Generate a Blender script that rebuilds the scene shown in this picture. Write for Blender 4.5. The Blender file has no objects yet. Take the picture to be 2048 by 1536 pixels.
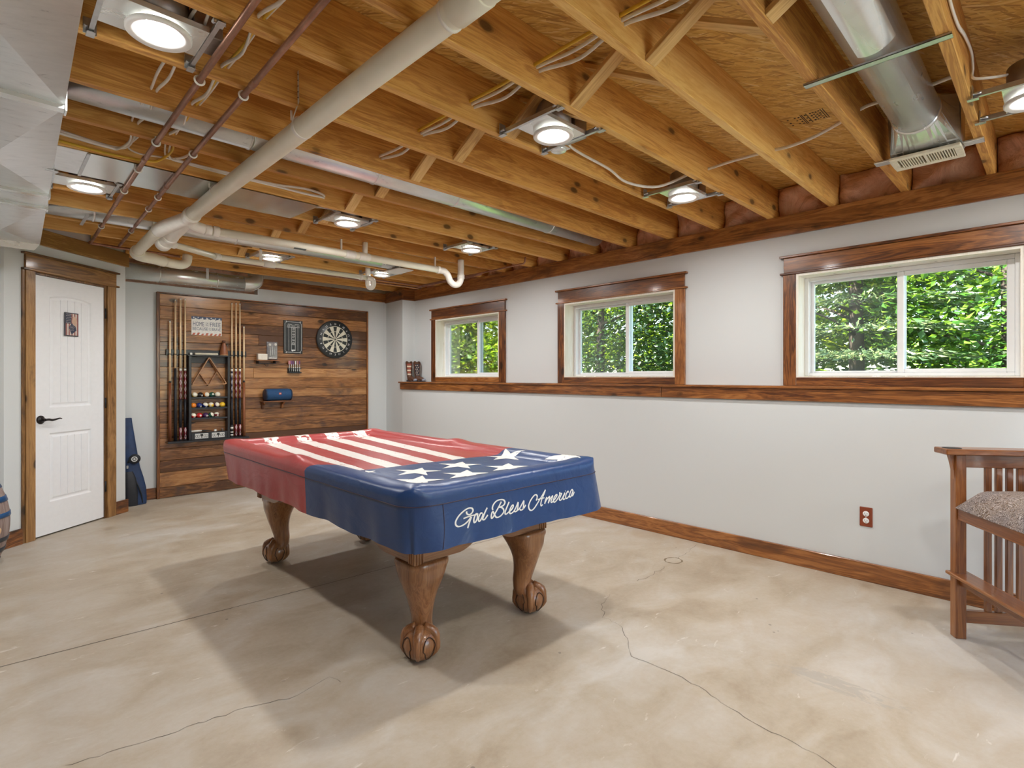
import bpy, bmesh, math, random
from mathutils import Vector, Matrix
R = math.radians
PI = math.pi
rnd = random.Random(7)
scene = bpy.context.scene
COL = scene.collection
V = Vector

# ------------------------------------------------------------------ helpers
def link(o, parent=None):
    COL.objects.link(o)
    if parent is not None:
        o.parent = parent
    return o

def tag(o, label=None, cat=None, group=None, kind=None):
    if label: o['label'] = label
    if cat: o['category'] = cat
    if group: o['group'] = group
    if kind: o['kind'] = kind
    return o

def thing(name, label, cat, loc=(0, 0, 0), rotz=0, group=None, kind=None):
    o = bpy.data.objects.new(name, None)
    o.empty_display_size = .05
    o.location = loc
    o.rotation_euler = (0, 0, rotz)
    link(o)
    return tag(o, label, cat, group, kind)

def root_loc(o):
    while o is not None and o.parent is not None:
        o = o.parent
    return o.location.copy() if o is not None else V((0, 0, 0))

def catmull(pts, n=8):
    pts = [V(p) for p in pts]
    if len(pts) < 3:
        return pts
    out = []
    P = [pts[0] * 2 - pts[1]] + pts + [pts[-1] * 2 - pts[-2]]
    for i in range(1, len(P) - 2):
        a, b, c, d = P[i - 1], P[i], P[i + 1], P[i + 2]
        for k in range(n):
            t = k / n
            out.append(.5 * ((2 * b) + (c - a) * t + (2 * a - 5 * b + 4 * c - d) * t * t + (3 * b - a - 3 * c + d) * t ** 3))
    out.append(pts[-1])
    return out

class MB:
    """collects shapes; build() links them as ONE mesh object"""
    def __init__(s):
        s.v, s.f, s.m, s.s, s.uv = [], [], [], [], None
        s.mi = 0
        s.M = None
    def _add(s, vs, fs, smooth=False):
        b = len(s.v)
        if s.M is not None:
            vs = [s.M @ V(p) for p in vs]
        s.v += [tuple(p) for p in vs]
        for f in fs:
            s.f.append([b + i for i in f]); s.m.append(s.mi); s.s.append(smooth)
        return s
    def box(s, x0, x1, y0, y1, z0, z1, bev=0, M=None):
        if x0 > x1: x0, x1 = x1, x0
        if y0 > y1: y0, y1 = y1, y0
        if z0 > z1: z0, z1 = z1, z0
        bev = min(bev, (x1 - x0) * .45, (y1 - y0) * .45, (z1 - z0) * .45)
        if bev <= 0:
            vs = [(x, y, z) for x in (x0, x1) for y in (y0, y1) for z in (z0, z1)]
            fs = [(0, 1, 3, 2), (4, 6, 7, 5), (0, 4, 5, 1), (2, 3, 7, 6), (0, 2, 6, 4), (1, 5, 7, 3)]
            if M is not None: vs = [M @ V(p) for p in vs]
            return s._add(vs, fs)
        vs, idx = [], {}
        X, Y, Z = (x0, x1), (y0, y1), (z0, z1)
        for i in (0, 1):
            for j in (0, 1):
                for k in (0, 1):
                    sx, sy, sz = (1, -1)[i], (1, -1)[j], (1, -1)[k]
                    for a in range(3):
                        p = [X[i] + sx * bev, Y[j] + sy * bev, Z[k] + sz * bev]
                        p[a] = (X[i], Y[j], Z[k])[a]
                        idx[i, j, k, a] = len(vs); vs.append(p)
        fs = []
        for a in range(3):
            o1, o2 = [b for b in range(3) if b != a]
            for e in (0, 1):
                q = []
                for (u, w) in ((0, 0), (1, 0), (1, 1), (0, 1)):
                    c = [0, 0, 0]; c[a] = e; c[o1] = u; c[o2] = w
                    q.append(idx[c[0], c[1], c[2], a])
                fs.append(q)
        for a in range(3):
            o1, o2 = [b for b in range(3) if b != a]
            for u in (0, 1):
                for w in (0, 1):
                    q = []
                    for (e, ax) in ((0, o1), (0, o2), (1, o2), (1, o1)):
                        c = [0, 0, 0]; c[a] = e; c[o1] = u; c[o2] = w
                        q.append(idx[c[0], c[1], c[2], ax])
                    fs.append(q)
        for i in (0, 1):
            for j in (0, 1):
                for k in (0, 1):
                    fs.append([idx[i, j, k, 0], idx[i, j, k, 1], idx[i, j, k, 2]])
        if M is not None: vs = [M @ V(p) for p in vs]
        return s._add(vs, fs)
    def tube(s, pts, r, n=12, cap=True, smooth=True, sx=1.0):
        pts = [V(p) for p in pts]
        k = len(pts)
        rr = r if isinstance(r, (list, tuple)) else [r] * k
        vs, fs = [], []
        t0 = (pts[1] - pts[0]).normalized()
        ref = V((0, 0, 1)) if abs(t0.z) < .9 else V((1, 0, 0))
        nrm = (ref - t0 * ref.dot(t0)).normalized()
        for i in range(k):
            t = (pts[min(i + 1, k - 1)] - pts[max(i - 1, 0)]).normalized()
            nrm = (nrm - t * nrm.dot(t))
            nrm = nrm.normalized() if nrm.length > 1e-6 else t.orthogonal().normalized()
            bn = t.cross(nrm)
            for a in range(n):
                th = 2 * PI * a / n
                vs.append(pts[i] + nrm * (math.cos(th) * rr[i]) + bn * (math.sin(th) * rr[i] * sx))
        for i in range(k - 1):
            for a in range(n):
                b = (a + 1) % n
                fs.append((i * n + a, i * n + b, (i + 1) * n + b, (i + 1) * n + a))
        s._add(vs, fs, smooth)
        if cap:
            b = len(s.v) - len(vs)
            s.f.append([b + a for a in reversed(range(n))]); s.m.append(s.mi); s.s.append(False)
            s.f.append([b + (k - 1) * n + a for a in range(n)]); s.m.append(s.mi); s.s.append(False)
        return s
    def cyl(s, p, q, r, r2=None, n=24, smooth=True):
        return s.tube([p, q], [r, r if r2 is None else r2], n, True, smooth)
    def lathe(s, prof, n=24, c=(0, 0, 0), M=None, smooth=True, cap=True):
        vs, fs = [], []
        for (r, z) in prof:
            for a in range(n):
                th = 2 * PI * a / n
                p = V((c[0] + r * math.cos(th), c[1] + r * math.sin(th), c[2] + z))
                vs.append(M @ p if M is not None else p)
        for i in range(len(prof) - 1):
            for a in range(n):
                b = (a + 1) % n
                fs.append((i * n + a, i * n + b, (i + 1) * n + b, (i + 1) * n + a))
        s._add(vs, fs, smooth)
        if cap:
            b = len(s.v) - len(vs)
            for row, rev in ((0, True), (len(prof) - 1, False)):
                if prof[row][0] > 1e-5:
                    ids = [b + row * n + a for a in range(n)]
                    s.f.append(ids[::-1] if rev else ids); s.m.append(s.mi); s.s.append(False)
        return s
    def sphere(s, c, r, n=20, m=12, sc=(1, 1, 1)):
        vs, fs = [], []
        for i in range(m + 1):
            ph = PI * i / m
            for a in range(n):
                th = 2 * PI * a / n
                vs.append((c[0] + sc[0] * r * math.sin(ph) * math.cos(th), c[1] + sc[1] * r * math.sin(ph) * math.sin(th), c[2] + sc[2] * r * math.cos(ph)))
        for i in range(m):
            for a in range(n):
                b = (a + 1) % n
                fs.append((i * n + a, (i + 1) * n + a, (i + 1) * n + b, i * n + b))
        return s._add(vs, fs, True)
    def prism(s, poly, vec, smooth=False):
        """poly: list of 3d points, extruded by vec"""
        n = len(poly); vec = V(vec)
        vs = [V(p) for p in poly] + [V(p) + vec for p in poly]
        fs = [list(range(n))[::-1], list(range(n, 2 * n))]
        for i in range(n):
            j = (i + 1) % n
            fs.append((i, j, n + j, n + i))
        return s._add(vs, fs, smooth)
    def grid(s, rows, smooth=True, closed=False):
        """rows: list of equal-length point rows"""
        n = len(rows[0]); vs = [p for r in rows for p in r]; fs = []
        for i in range(len(rows) - 1):
            for a in range(n if closed else n - 1):
                b = (a + 1) % n
                fs.append((i * n + a, i * n + b, (i + 1) * n + b, (i + 1) * n + a))
        return s._add(vs, fs, smooth)
    def quad(s, a, b, c, d):
        return s._add([a, b, c, d], [(0, 1, 2, 3)])
    def mesh(s, me, M, mi=None):
        vs = [M @ v.co for v in me.vertices]
        fs = [list(p.vertices) for p in me.polygons]
        old, s.mi = s.mi, s.mi if mi is None else mi
        s._add(vs, fs); s.mi = old
        return s
    def text(s, body, size, M, extrude=.0004, align='CENTER', fit=None):
        cu = bpy.data.curves.new('t', 'FONT')
        cu.body = body; cu.size = size; cu.extrude = extrude; cu.align_x = align; cu.align_y = 'CENTER'; cu.resolution_u = 3
        ob = bpy.data.objects.new('t', cu)
        COL.objects.link(ob)
        dg = bpy.context.evaluated_depsgraph_get()
        me = bpy.data.meshes.new_from_object(ob.evaluated_get(dg))
        if fit and len(me.vertices):
            xs = [v.co.x for v in me.vertices]; ys = [v.co.y for v in me.vertices]
            cx, cy = (min(xs) + max(xs)) / 2, (min(ys) + max(ys)) / 2
            sx = fit[0] / max(max(xs) - min(xs), 1e-6); sy = fit[1] / max(max(ys) - min(ys), 1e-6)
            M = M @ Matrix.Diagonal((sx, sy, 1, 1)) @ Matrix.Translation((-cx, -cy, 0))
        s.mesh(me, M)
        bpy.data.objects.remove(ob); bpy.data.curves.remove(cu); bpy.data.meshes.remove(me)
        return s
    def build(s, name, mats, parent=None, world=True, loc=None, rot=None, fix=True):
        me = bpy.data.meshes.new(name)
        off = V((0, 0, 0))
        if parent is not None and world: off = root_loc(parent)
        if parent is None and loc is not None and world: off = V(loc)
        vs = [(p[0] - off.x, p[1] - off.y, p[2] - off.z) for p in s.v]
        me.from_pydata(vs, [], s.f)
        if not isinstance(mats, (list, tuple)): mats = [mats]
        for m in mats: me.materials.append(m)
        me.polygons.foreach_set('material_index', s.m)
        me.polygons.foreach_set('use_smooth', s.s)
        if s.uv:
            uvl = me.uv_layers.new(name='UVMap')
            for lp in me.loops:
                uvl.data[lp.index].uv = s.uv[lp.vertex_index]
        if fix:
            bm = bmesh.new(); bm.from_mesh(me)
            bmesh.ops.recalc_face_normals(bm, faces=bm.faces)
            bm.to_mesh(me); bm.free()
        me.update()
        o = bpy.data.objects.new(name, me)
        link(o, parent)
        if loc is not None: o.location = loc
        if rot is not None: o.rotation_euler = rot
        return o

def dup(root, loc=None, rotz=None, label=None, group=None):
    r = root.copy(); COL.objects.link(r)
    if loc is not None: r.location = loc
    if rotz is not None: r.rotation_euler = (0, 0, rotz)
    if label: r['label'] = label
    if group: r['group'] = group
    for ch in list(root.children):
        c = ch.copy(); COL.objects.link(c); c.parent = r
        for g in list(ch.children):
            d = g.copy(); COL.objects.link(d); d.parent = c
    return r

# ------------------------------------------------------------------ materials
class NT:
    def __init__(s, name):
        s.m = bpy.data.materials.new(name); s.m.use_nodes = True
        s.t = s.m.node_tree; s.t.nodes.clear()
        s.out = s.t.nodes.new('ShaderNodeOutputMaterial')
    def n(s, typ, **kw):
        nd = s.t.nodes.new(typ)
        for k, v in kw.items():
            if k in nd.inputs.keys() if hasattr(nd, 'inputs') else False:
                pass
            setattr(nd, k, v)
        return nd
    def L(s, a, b): s.t.links.new(a, b)
    def math(s, op, a, b=None, c=None, clamp=False):
        nd = s.t.nodes.new('ShaderNodeMath'); nd.operation = op; nd.use_clamp = clamp
        for i, x in enumerate((a, b, c)):
            if x is None: continue
            if isinstance(x, (int, float)): nd.inputs[i].default_value = x
            else: s.L(x, nd.inputs[i])
        return nd.outputs[0]
    def ramp(s, fac, stops, interp='LINEAR'):
        nd = s.t.nodes.new('ShaderNodeValToRGB'); cr = nd.color_ramp; cr.interpolation = interp
        while len(cr.elements) < len(stops): cr.elements.new(.5)
        for e, (p, c) in zip(cr.elements, stops):
            e.position = p; e.color = (*c, 1) if len(c) == 3 else c
        s.L(fac, nd.inputs[0]); return nd.outputs[0]
    def mix(s, fac, a, b, mode='MIX'):
        nd = s.t.nodes.new('ShaderNodeMix'); nd.data_type = 'RGBA'; nd.blend_type = mode
        for sock, x in ((nd.inputs[0], fac), (nd.inputs[6], a), (nd.inputs[7], b)):
            if isinstance(x, (int, float)): sock.default_value = x
            elif isinstance(x, tuple): sock.default_value = (*x, 1) if len(x) == 3 else x
            else: s.L(x, sock)
        return nd.outputs[2]
    def coord(s, which='Object'):
        return s.t.nodes.new('ShaderNodeTexCoord').outputs[which]
    def mapping(s, vec, scale=(1, 1, 1), loc=(0, 0, 0), rot=(0, 0, 0)):
        nd = s.t.nodes.new('ShaderNodeMapping')
        nd.inputs['Scale'].default_value = scale; nd.inputs['Location'].default_value = loc; nd.inputs['Rotation'].default_value = rot
        s.L(vec, nd.inputs[0]); return nd.outputs[0]
    def noise(s, vec, scale=5, detail=4, rough=.55, dist=0.0):
        nd = s.t.nodes.new('ShaderNodeTexNoise')
        nd.inputs['Scale'].default_value = scale; nd.inputs['Detail'].default_value = detail
        nd.inputs['Roughness'].default_value = rough; nd.inputs['Distortion'].default_value = dist
        s.L(vec, nd.inputs['Vector']); return nd.outputs[0]
    def voro(s, vec, scale=5, feature='F1', rnd_=1.0, out='Distance'):
        nd = s.t.nodes.new('ShaderNodeTexVoronoi'); nd.feature = feature
        nd.inputs['Scale'].default_value = scale
        if 'Randomness' in nd.inputs: nd.inputs['Randomness'].default_value = rnd_
        s.L(vec, nd.inputs['Vector']); return nd.outputs[out]
    def bsdf(s, color, rough=.5, metal=0.0, bump=None, bump_s=.2, bump_d=.01, coat=0, spec=.5, coat_rough=.1):
        b = s.t.nodes.new('ShaderNodeBsdfPrincipled')
        for key, x in (('Base Color', color), ('Roughness', rough), ('Metallic', metal), ('Coat Weight', coat)):
            if isinstance(x, tuple): b.inputs[key].default_value = (*x, 1) if len(x) == 3 else x
            elif isinstance(x, (int, float)): b.inputs[key].default_value = x
            else: s.L(x, b.inputs[key])
        b.inputs['Specular IOR Level'].default_value = spec
        b.inputs['Coat Roughness'].default_value = coat_rough
        if bump is not None:
            bp = s.t.nodes.new('ShaderNodeBump'); bp.inputs['Strength'].default_value = bump_s; bp.inputs['Distance'].default_value = bump_d
            s.L(bump, bp.inputs['Height']); s.L(bp.outputs[0], b.inputs['Normal'])
        s.L(b.outputs[0], s.out.inputs[0]); return b
    def offset(s, vec, island=False):
        """shift the texture by a random amount per object (or per board)"""
        if island:
            r = s.t.nodes.new('ShaderNodeNewGeometry').outputs['Random Per Island']
        else:
            r = s.t.nodes.new('ShaderNodeObjectInfo').outputs['Random']
        cx = s.t.nodes.new('ShaderNodeCombineXYZ')
        s.L(s.math('MULTIPLY', r, 37.0), cx.inputs[0]); s.L(s.math('MULTIPLY', r, 61.0), cx.inputs[1]); s.L(s.math('MULTIPLY', r, 23.0), cx.inputs[2])
        va = s.t.nodes.new('ShaderNodeVectorMath'); va.operation = 'ADD'
        s.L(vec, va.inputs[0]); s.L(cx.outputs[0], va.inputs[1])
        return va.outputs[0], r

def plain(name, col, rough=.5, metal=0.0, coat=0, spec=.5, noise=.06, nscale=30, bump=0):
    t = NT(name); c = t.coord()
    n = t.noise(c, nscale, 3)
    dark = tuple(x * (1 - noise * 2) for x in col); lite = tuple(min(1, x * (1 + noise)) for x in col)
    t.bsdf(t.ramp(n, [(.3, dark), (.7, lite)]), rough, metal, n if bump else None, bump, .002, coat, spec)
    return t.m

def emit(name, col, st):
    t = NT(name); e = t.t.nodes.new('ShaderNodeEmission')
    e.inputs[0].default_value = (*col, 1); e.inputs[1].default_value = st
    t.L(e.outputs[0], t.out.inputs[0]); return t.m

def wood(name, dark, mid, lite, axis=0, knots=.075, rough=.45, coat=0.0, island=False, stretch=14, vary=.35, kscale=2.6, blotch=None):
    t = NT(name)
    c, r = t.offset(t.coord(), island)
    sc = [stretch] * 3; sc[axis] = 1.0
    m = t.mapping(c, tuple(x * .55 for x in sc))
    warp = t.noise(t.mapping(c, tuple(x * .18 + .4 for x in sc)), 2.0, 3)
    n1 = t.noise(m, 1.6, 5, .6, .7)
    rings = t.math('PINGPONG', t.math('ADD', t.math('MULTIPLY', n1, 9.0), t.math('MULTIPLY', warp, 3.0)), .5)
    fine = t.noise(t.mapping(c, tuple(x * 3.2 for x in sc)), 3.0, 3, .7)
    f = t.math('ADD', t.math('ADD', t.math('MULTIPLY', n1, .62), t.math('MULTIPLY', rings, .34)), t.math('MULTIPLY', fine, .22))
    f = t.math('ADD', f, t.math('MULTIPLY', t.math('SUBTRACT', r, .5), vary))
    col = t.ramp(f, [(.38, dark), (.56, mid), (.76, lite)])
    if blotch:
        b = t.noise(t.mapping(c, tuple((x * .12 + 1.4) for x in sc)), 1.5, 4, .6, .5)
        col = t.mix(t.ramp(b, [(.56, (0, 0, 0)), (.7, (.75, .75, .75))]), col, blotch)
    if knots:
        ks = [8.5] * 3; ks[axis] = 4.6
        wv = t.noise(c, 9, 2)
        vv = t.t.nodes.new('ShaderNodeVectorMath'); vv.operation = 'ADD'
        sv = t.t.nodes.new('ShaderNodeVectorMath'); sv.operation = 'SCALE'; sv.inputs[3].default_value = .12
        cmb = t.t.nodes.new('ShaderNodeCombineXYZ'); t.L(wv, cmb.inputs[0]); t.L(wv, cmb.inputs[1]); t.L(wv, cmb.inputs[2])
        t.L(cmb.outputs[0], sv.inputs[0]); t.L(t.mapping(c, tuple(ks)), vv.inputs[0]); t.L(sv.outputs[0], vv.inputs[1])
        vn = t.t.nodes.new('ShaderNodeTexVoronoi'); vn.feature = 'F1'; vn.inputs['Scale'].default_value = kscale / 2.6
        t.L(vv.outputs[0], vn.inputs['Vector'])
        sp_ = t.t.nodes.new('ShaderNodeSeparateColor'); t.L(vn.outputs['Color'], sp_.inputs[0])
        d = t.math('ADD', vn.outputs['Distance'], t.math('MULTIPLY', t.math('LESS_THAN', sp_.outputs[0], .60), 9.0))
        core = t.math('SUBTRACT', 1.0, t.math('DIVIDE', d, knots * 2.3, clamp=True), clamp=True)
        halo = t.math('SUBTRACT', 1.0, t.math('DIVIDE', d, knots * 5.0, clamp=True), clamp=True)
        hr = t.math('MULTIPLY', halo, t.math('ADD', .35, t.math('PINGPONG', t.math('MULTIPLY', d, 22.0), .5)))
        col = t.mix(t.math('MULTIPLY', hr, .75), col, tuple(x * .55 for x in dark))
        col = t.mix(t.math('MINIMUM', t.math('MULTIPLY', core, 2.0), .8), col, tuple(x * .16 for x in dark))
    t.bsdf(col, rough, 0, fine, .12, .002, coat)
    return t.m

W3 = ((.085, .025, .007), (.285, .102, .025), (.50, .215, .065))
trim_m = [wood('stained_trim_' + 'xyz'[a], *W3, axis=a, rough=.34, coat=.35, vary=.16, knots=.10, blotch=(.085, .032, .014)) for a in range(3)]
J3 = ((.46, .20, .042), (.69, .37, .092), (.82, .53, .175))
joist_m = wood('pine_joist', *J3, axis=0, rough=.55, stretch=16, vary=.25, knots=.085)
brace_m = wood('pine_brace', (.48, .26, .08), (.66, .41, .145), (.77, .53, .23), axis=0, rough=.55, knots=.05, vary=.25)
rawpine_m = [wood('raw_pine_' + 'xyz'[a], (.80, .75, .64), (.86, .83, .75), (.88, .86, .81), axis=a, rough=.5, knots=.03, vary=.1) for a in range(3)]
plank_m = wood('shiplap_plank', (.085, .031, .010), (.29, .122, .038), (.48, .24, .092), axis=0, rough=.26, coat=.35, island=True, vary=.42, knots=.10, blotch=(.060, .034, .026))
oak_m = [wood('table_oak_' + 'xyz'[a], (.20, .078, .028), (.31, .135, .053), (.39, .19, .082), axis=a, rough=.28, coat=.5, knots=0, vary=.05, stretch=22) for a in range(3)]
cherry_m = [wood('cherry_' + 'xyz'[a], (.15, .045, .012), (.25, .086, .022), (.36, .148, .042), axis=a, rough=.3, coat=.4, knots=0, vary=.08, stretch=18) for a in range(3)]

def mk_wall():
    t = NT('wall_paint'); c = t.coord()
    n = t.noise(c, 60, 4)
    t.bsdf((.645, .672, .682), .62, 0, n, .05, .001, spec=.35)
    return t.m
wall_m = mk_wall()

def mk_floor():
    t = NT('concrete'); c = t.coord()
    big = t.noise(c, .55, 5, .6, .6)
    mid = t.noise(t.mapping(c, (1, 1.6, 1)), 2.6, 6, .62, .8)
    fine = t.noise(c, 38, 6, .7)
    f = t.math('ADD', t.math('MULTIPLY', big, .55), t.math('ADD', t.math('MULTIPLY', mid, .38), t.math('MULTIPLY', fine, .12)))
    col = t.ramp(f, [(.36, (.31, .235, .155)), (.50, (.44, .375, .29)), (.64, (.54, .505, .455))])
    # pale trowel scuffs
    sc = t.noise(t.mapping(c, (3.2, 10, 1), rot=(0, 0, .5)), 1.9, 5, .62, 1.2)
    scm = t.ramp(sc, [(.66, (0, 0, 0)), (.72, (.6, .6, .6))])
    col = t.mix(scm, col, (.72, .69, .64))
    # small dark specks
    v = t.voro(c, 7.5, 'F1')
    pick = t.math('GREATER_THAN', t.noise(c, 3.1, 2), .60)
    sp = t.math('MULTIPLY', t.math('LESS_THAN', v, .055), pick)
    col = t.mix(t.math('MULTIPLY', sp, .6), col, (.14, .12, .10))
    # scraped grey patch
    dk = t.noise(t.mapping(c, (5, 2.2, 1), loc=(3, 1, 0), rot=(0, 0, -.4)), 2.2, 7, .7, 1.5)
    col = t.mix(t.ramp(dk, [(.70, (0, 0, 0)), (.76, (.45, .45, .45))]), col, (.33, .30, .27))
    pm = t.mapping(c, (1, 1, 1), loc=(-2.47, -.64, 0))
    pr = t.mapping(pm, (1 / .09, 1 / .32, 0), rot=(0, 0, .22))
    ln_ = t.t.nodes.new('ShaderNodeVectorMath'); ln_.operation = 'LENGTH'; t.L(pr, ln_.inputs[0])
    pf = t.math('ADD', t.math('SUBTRACT', 1.0, ln_.outputs['Value']), t.math('MULTIPLY', t.math('SUBTRACT', t.noise(t.mapping(c, (9, 4, 1)), 2.0, 6, .7, 1.0), .5), 3.2))
    col = t.mix(t.ramp(pf, [(.42, (0, 0, 0)), (.56, (.55, .55, .55))]), col, (.36, .33, .29))
    rg = t.ramp(mid, [(.3, (.36,) * 3), (.7, (.58,) * 3)])
    t.bsdf(col, rg, 0, fine, .06, .002, spec=.45)
    return t.m
floor_m = mk_floor()

def mk_osb():
    t = NT('osb'); c = t.coord()
    def layer(rot, seed, s1, s2):
        mp = t.mapping(t.mapping(c, rot=(0, 0, rot)), (s1, s2, 1), loc=(seed, seed * 1.7, 0))
        wn = t.noise(t.mapping(c, (3, 3, 1), loc=(seed, 0, 0)), 2.2, 2)
        va = t.t.nodes.new('ShaderNodeVectorMath'); va.operation = 'ADD'
        cb = t.t.nodes.new('ShaderNodeCombineXYZ'); t.L(t.math('MULTIPLY', wn, .5), cb.inputs[0]); t.L(t.math('MULTIPLY', wn, 1.6), cb.inputs[1])
        t.L(mp, va.inputs[0]); t.L(cb.outputs[0], va.inputs[1])
        nd = t.t.nodes.new('ShaderNodeTexVoronoi'); nd.feature = 'F1'; nd.inputs['Scale'].default_value = 1.0
        t.L(va.outputs[0], nd.inputs['Vector'])
        sep = t.t.nodes.new('ShaderNodeSeparateColor'); t.L(nd.outputs['Color'], sep.inputs[0])
        return sep.outputs[0], sep.outputs[1], nd.outputs['Distance']
    a, a2, ad = layer(.85, 0, 12, 120)
    b, b2, bd = layer(.45, 7, 11, 105)
    d, d2, dd = layer(1.25, 13, 12, 130)
    sel = t.math('GREATER_THAN', a2, .55); sel2 = t.math('GREATER_THAN', b2, .60)
    f = t.mix(sel, d, a); f = t.mix(sel2, f, b)
    col = t.ramp(f, [(.0, (.32, .14, .026)), (.25, (.58, .31, .062)), (.62, (.76, .47, .115)), (.93, (.84, .58, .19)), (1., (.90, .72, .36))])
    g = t.noise(t.mapping(t.mapping(c, rot=(0, 0, .8)), (3, 45, 1)), 3, 4, .6)
    col = t.mix(.35, col, t.ramp(g, [(.3, (.40, .18, .04)), (.7, (.80, .52, .16))]))
    t.bsdf(col, .6, 0, f, .35, .004)
    return t.m
osb_m = mk_osb()

def mk_galv():
    t = NT('galvanised_steel'); c = t.coord()
    v = t.voro(c, 30, 'F1', out='Color')
    n = t.noise(t.mapping(c, (3, 12, 3)), 2, 4)
    sep = t.t.nodes.new('ShaderNodeSeparateColor'); t.L(v, sep.inputs[0])
    f = t.math('ADD', t.math('MULTIPLY', sep.outputs[0], .25), t.math('MULTIPLY', n, .75))
    t.bsdf(t.ramp(f, [(.2, (.74, .76, .75)), (.8, (.82, .84, .83))]), t.ramp(n, [(.3, (.22,) * 3), (.7, (.28,) * 3)]), .72)
    return t.m
galv_m = mk_galv()
def mk_duct():
    t = NT('duct_sheet'); c = t.coord()
    n = t.noise(t.mapping(c, (4, 12, 4), rot=(0, 0, .5)), 2.4, 6, .7, .5)
    streak = t.ramp(n, [(.27, (.40, .41, .43)), (.39, (.74, .75, .76)), (.8, (.84, .85, .86))])
    t.bsdf(streak, .32, .88)
    return t.m
duct_m = mk_duct()
steel_m = plain('zinc_steel', (.55, .56, .57), .35, .9)
steeld_m = plain('dark_steel', (.12, .12, .125), .4, .7)
can_m = plain('can_steel', (.36, .33, .31), .4, .8)
copper_m = None
def mk_copper():
    t = NT('copper'); c = t.coord()
    n = t.noise(t.mapping(c, (6, 2.5, 6)), 2, 5, .65)
    t.bsdf(t.ramp(n, [(.3, (.20, .105, .075)), (.55, (.38, .195, .13)), (.8, (.58, .33, .23))]), t.ramp(n, [(.3, (.5,) * 3), (.7, (.3,) * 3)]), .7)
    return t.m
copper_m = mk_copper()
pvc_m = plain('pvc', (.86, .83, .70), .36, noise=.03, nscale=6)
pvcw_m = plain('pvc_white', (.87, .85, .79), .36, noise=.02)
white_m = plain('white_vinyl', (.84, .85, .86), .35, noise=.01)
doorw_m = plain('door_white', (.84, .855, .89), .42, noise=.01)
trimw_m = plain('lamp_trim', (.86, .85, .83), .4, noise=.01)
lens_m = emit('lamp_lens', (1.0, .965, .90), 26.0)
black_m = plain('black_paint', (.012, .013, .016), .38, coat=.2)
black2_m = plain('black_soft', (.02, .02, .022), .6)
bronze_m = plain('oil_bronze', (.028, .026, .028), .32, .6)
insul_m = None
def mk_insul():
    t = NT('insulation_paper'); c, r = t.offset(t.coord())
    n = t.noise(c, 6, 6, .65, .8)
    t.bsdf(t.ramp(n, [(.3, (.42, .19, .11)), (.5, (.80, .48, .33)), (.75, (.90, .68, .54))]), .6, 0, n, .8, .04)
    return t.m
insul_m = mk_insul()
cable_w = plain('cable_white', (.82, .79, .72), .5, noise=.04)
cable_y = plain('cable_yellow', (.74, .48, .05), .5, noise=.04)

def mk_glass():
    t = NT('window_glass')
    a = t.t.nodes.new('ShaderNodeBsdfTransparent'); a.inputs[0].default_value = (.97, .985, .98, 1)
    g = t.t.nodes.new('ShaderNodeBsdfGlossy'); g.inputs['Roughness'].default_value = .03
    fr = t.t.nodes.new('ShaderNodeFresnel'); fr.inputs[0].default_value = 1.45
    mx = t.t.nodes.new('ShaderNodeMixShader')
    t.L(t.math('MULTIPLY', fr.outputs[0], .6), mx.inputs[0]); t.L(a.outputs[0], mx.inputs[1]); t.L(g.outputs[0], mx.inputs[2]); t.L(mx.outputs[0], t.out.inputs[0])
    return t.m
glass_m = mk_glass()
def mk_screen():
    t = NT('insect_mesh')
    a = t.t.nodes.new('ShaderNodeBsdfTransparent'); d = t.t.nodes.new('ShaderNodeBsdfDiffuse'); d.inputs[0].default_value = (.30, .31, .31, 1)
    mx = t.t.nodes.new('ShaderNodeMixShader'); mx.inputs[0].default_value = .26
    t.L(a.outputs[0], mx.inputs[1]); t.L(d.outputs[0], mx.inputs[2]); t.L(mx.outputs[0], t.out.inputs[0])
    return t.m
screen_m = mk_screen()

# ------------------------------------------------------------------ room constants (metres)
XL, XU = 3.86, 4.054        # lower / upper face of the window wall
YB, YP = 6.50, 6.47         # back wall / front of the wood panelling
ZJ, ZT = 2.39, 2.62         # joist underside / subfloor underside
JY = [0.256 + .397 * k for k in range(16)]
JT = .037
A40 = R(40.28)
DO = (.261, 5.505)          # origin of the slanted door wall
def dw(s, y=0, z=0):        # point on the door wall (s along, y into the wall)
    return V((DO[0] + s * math.cos(A40) - y * math.sin(A40), DO[1] + s * math.sin(A40) + y * math.cos(A40), z))

# ------------------------------------------------------------------ the setting
def struct(mb, name, m, **kw):
    o = mb.build(name, m, **kw); o['kind'] = 'structure'; return o

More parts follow.
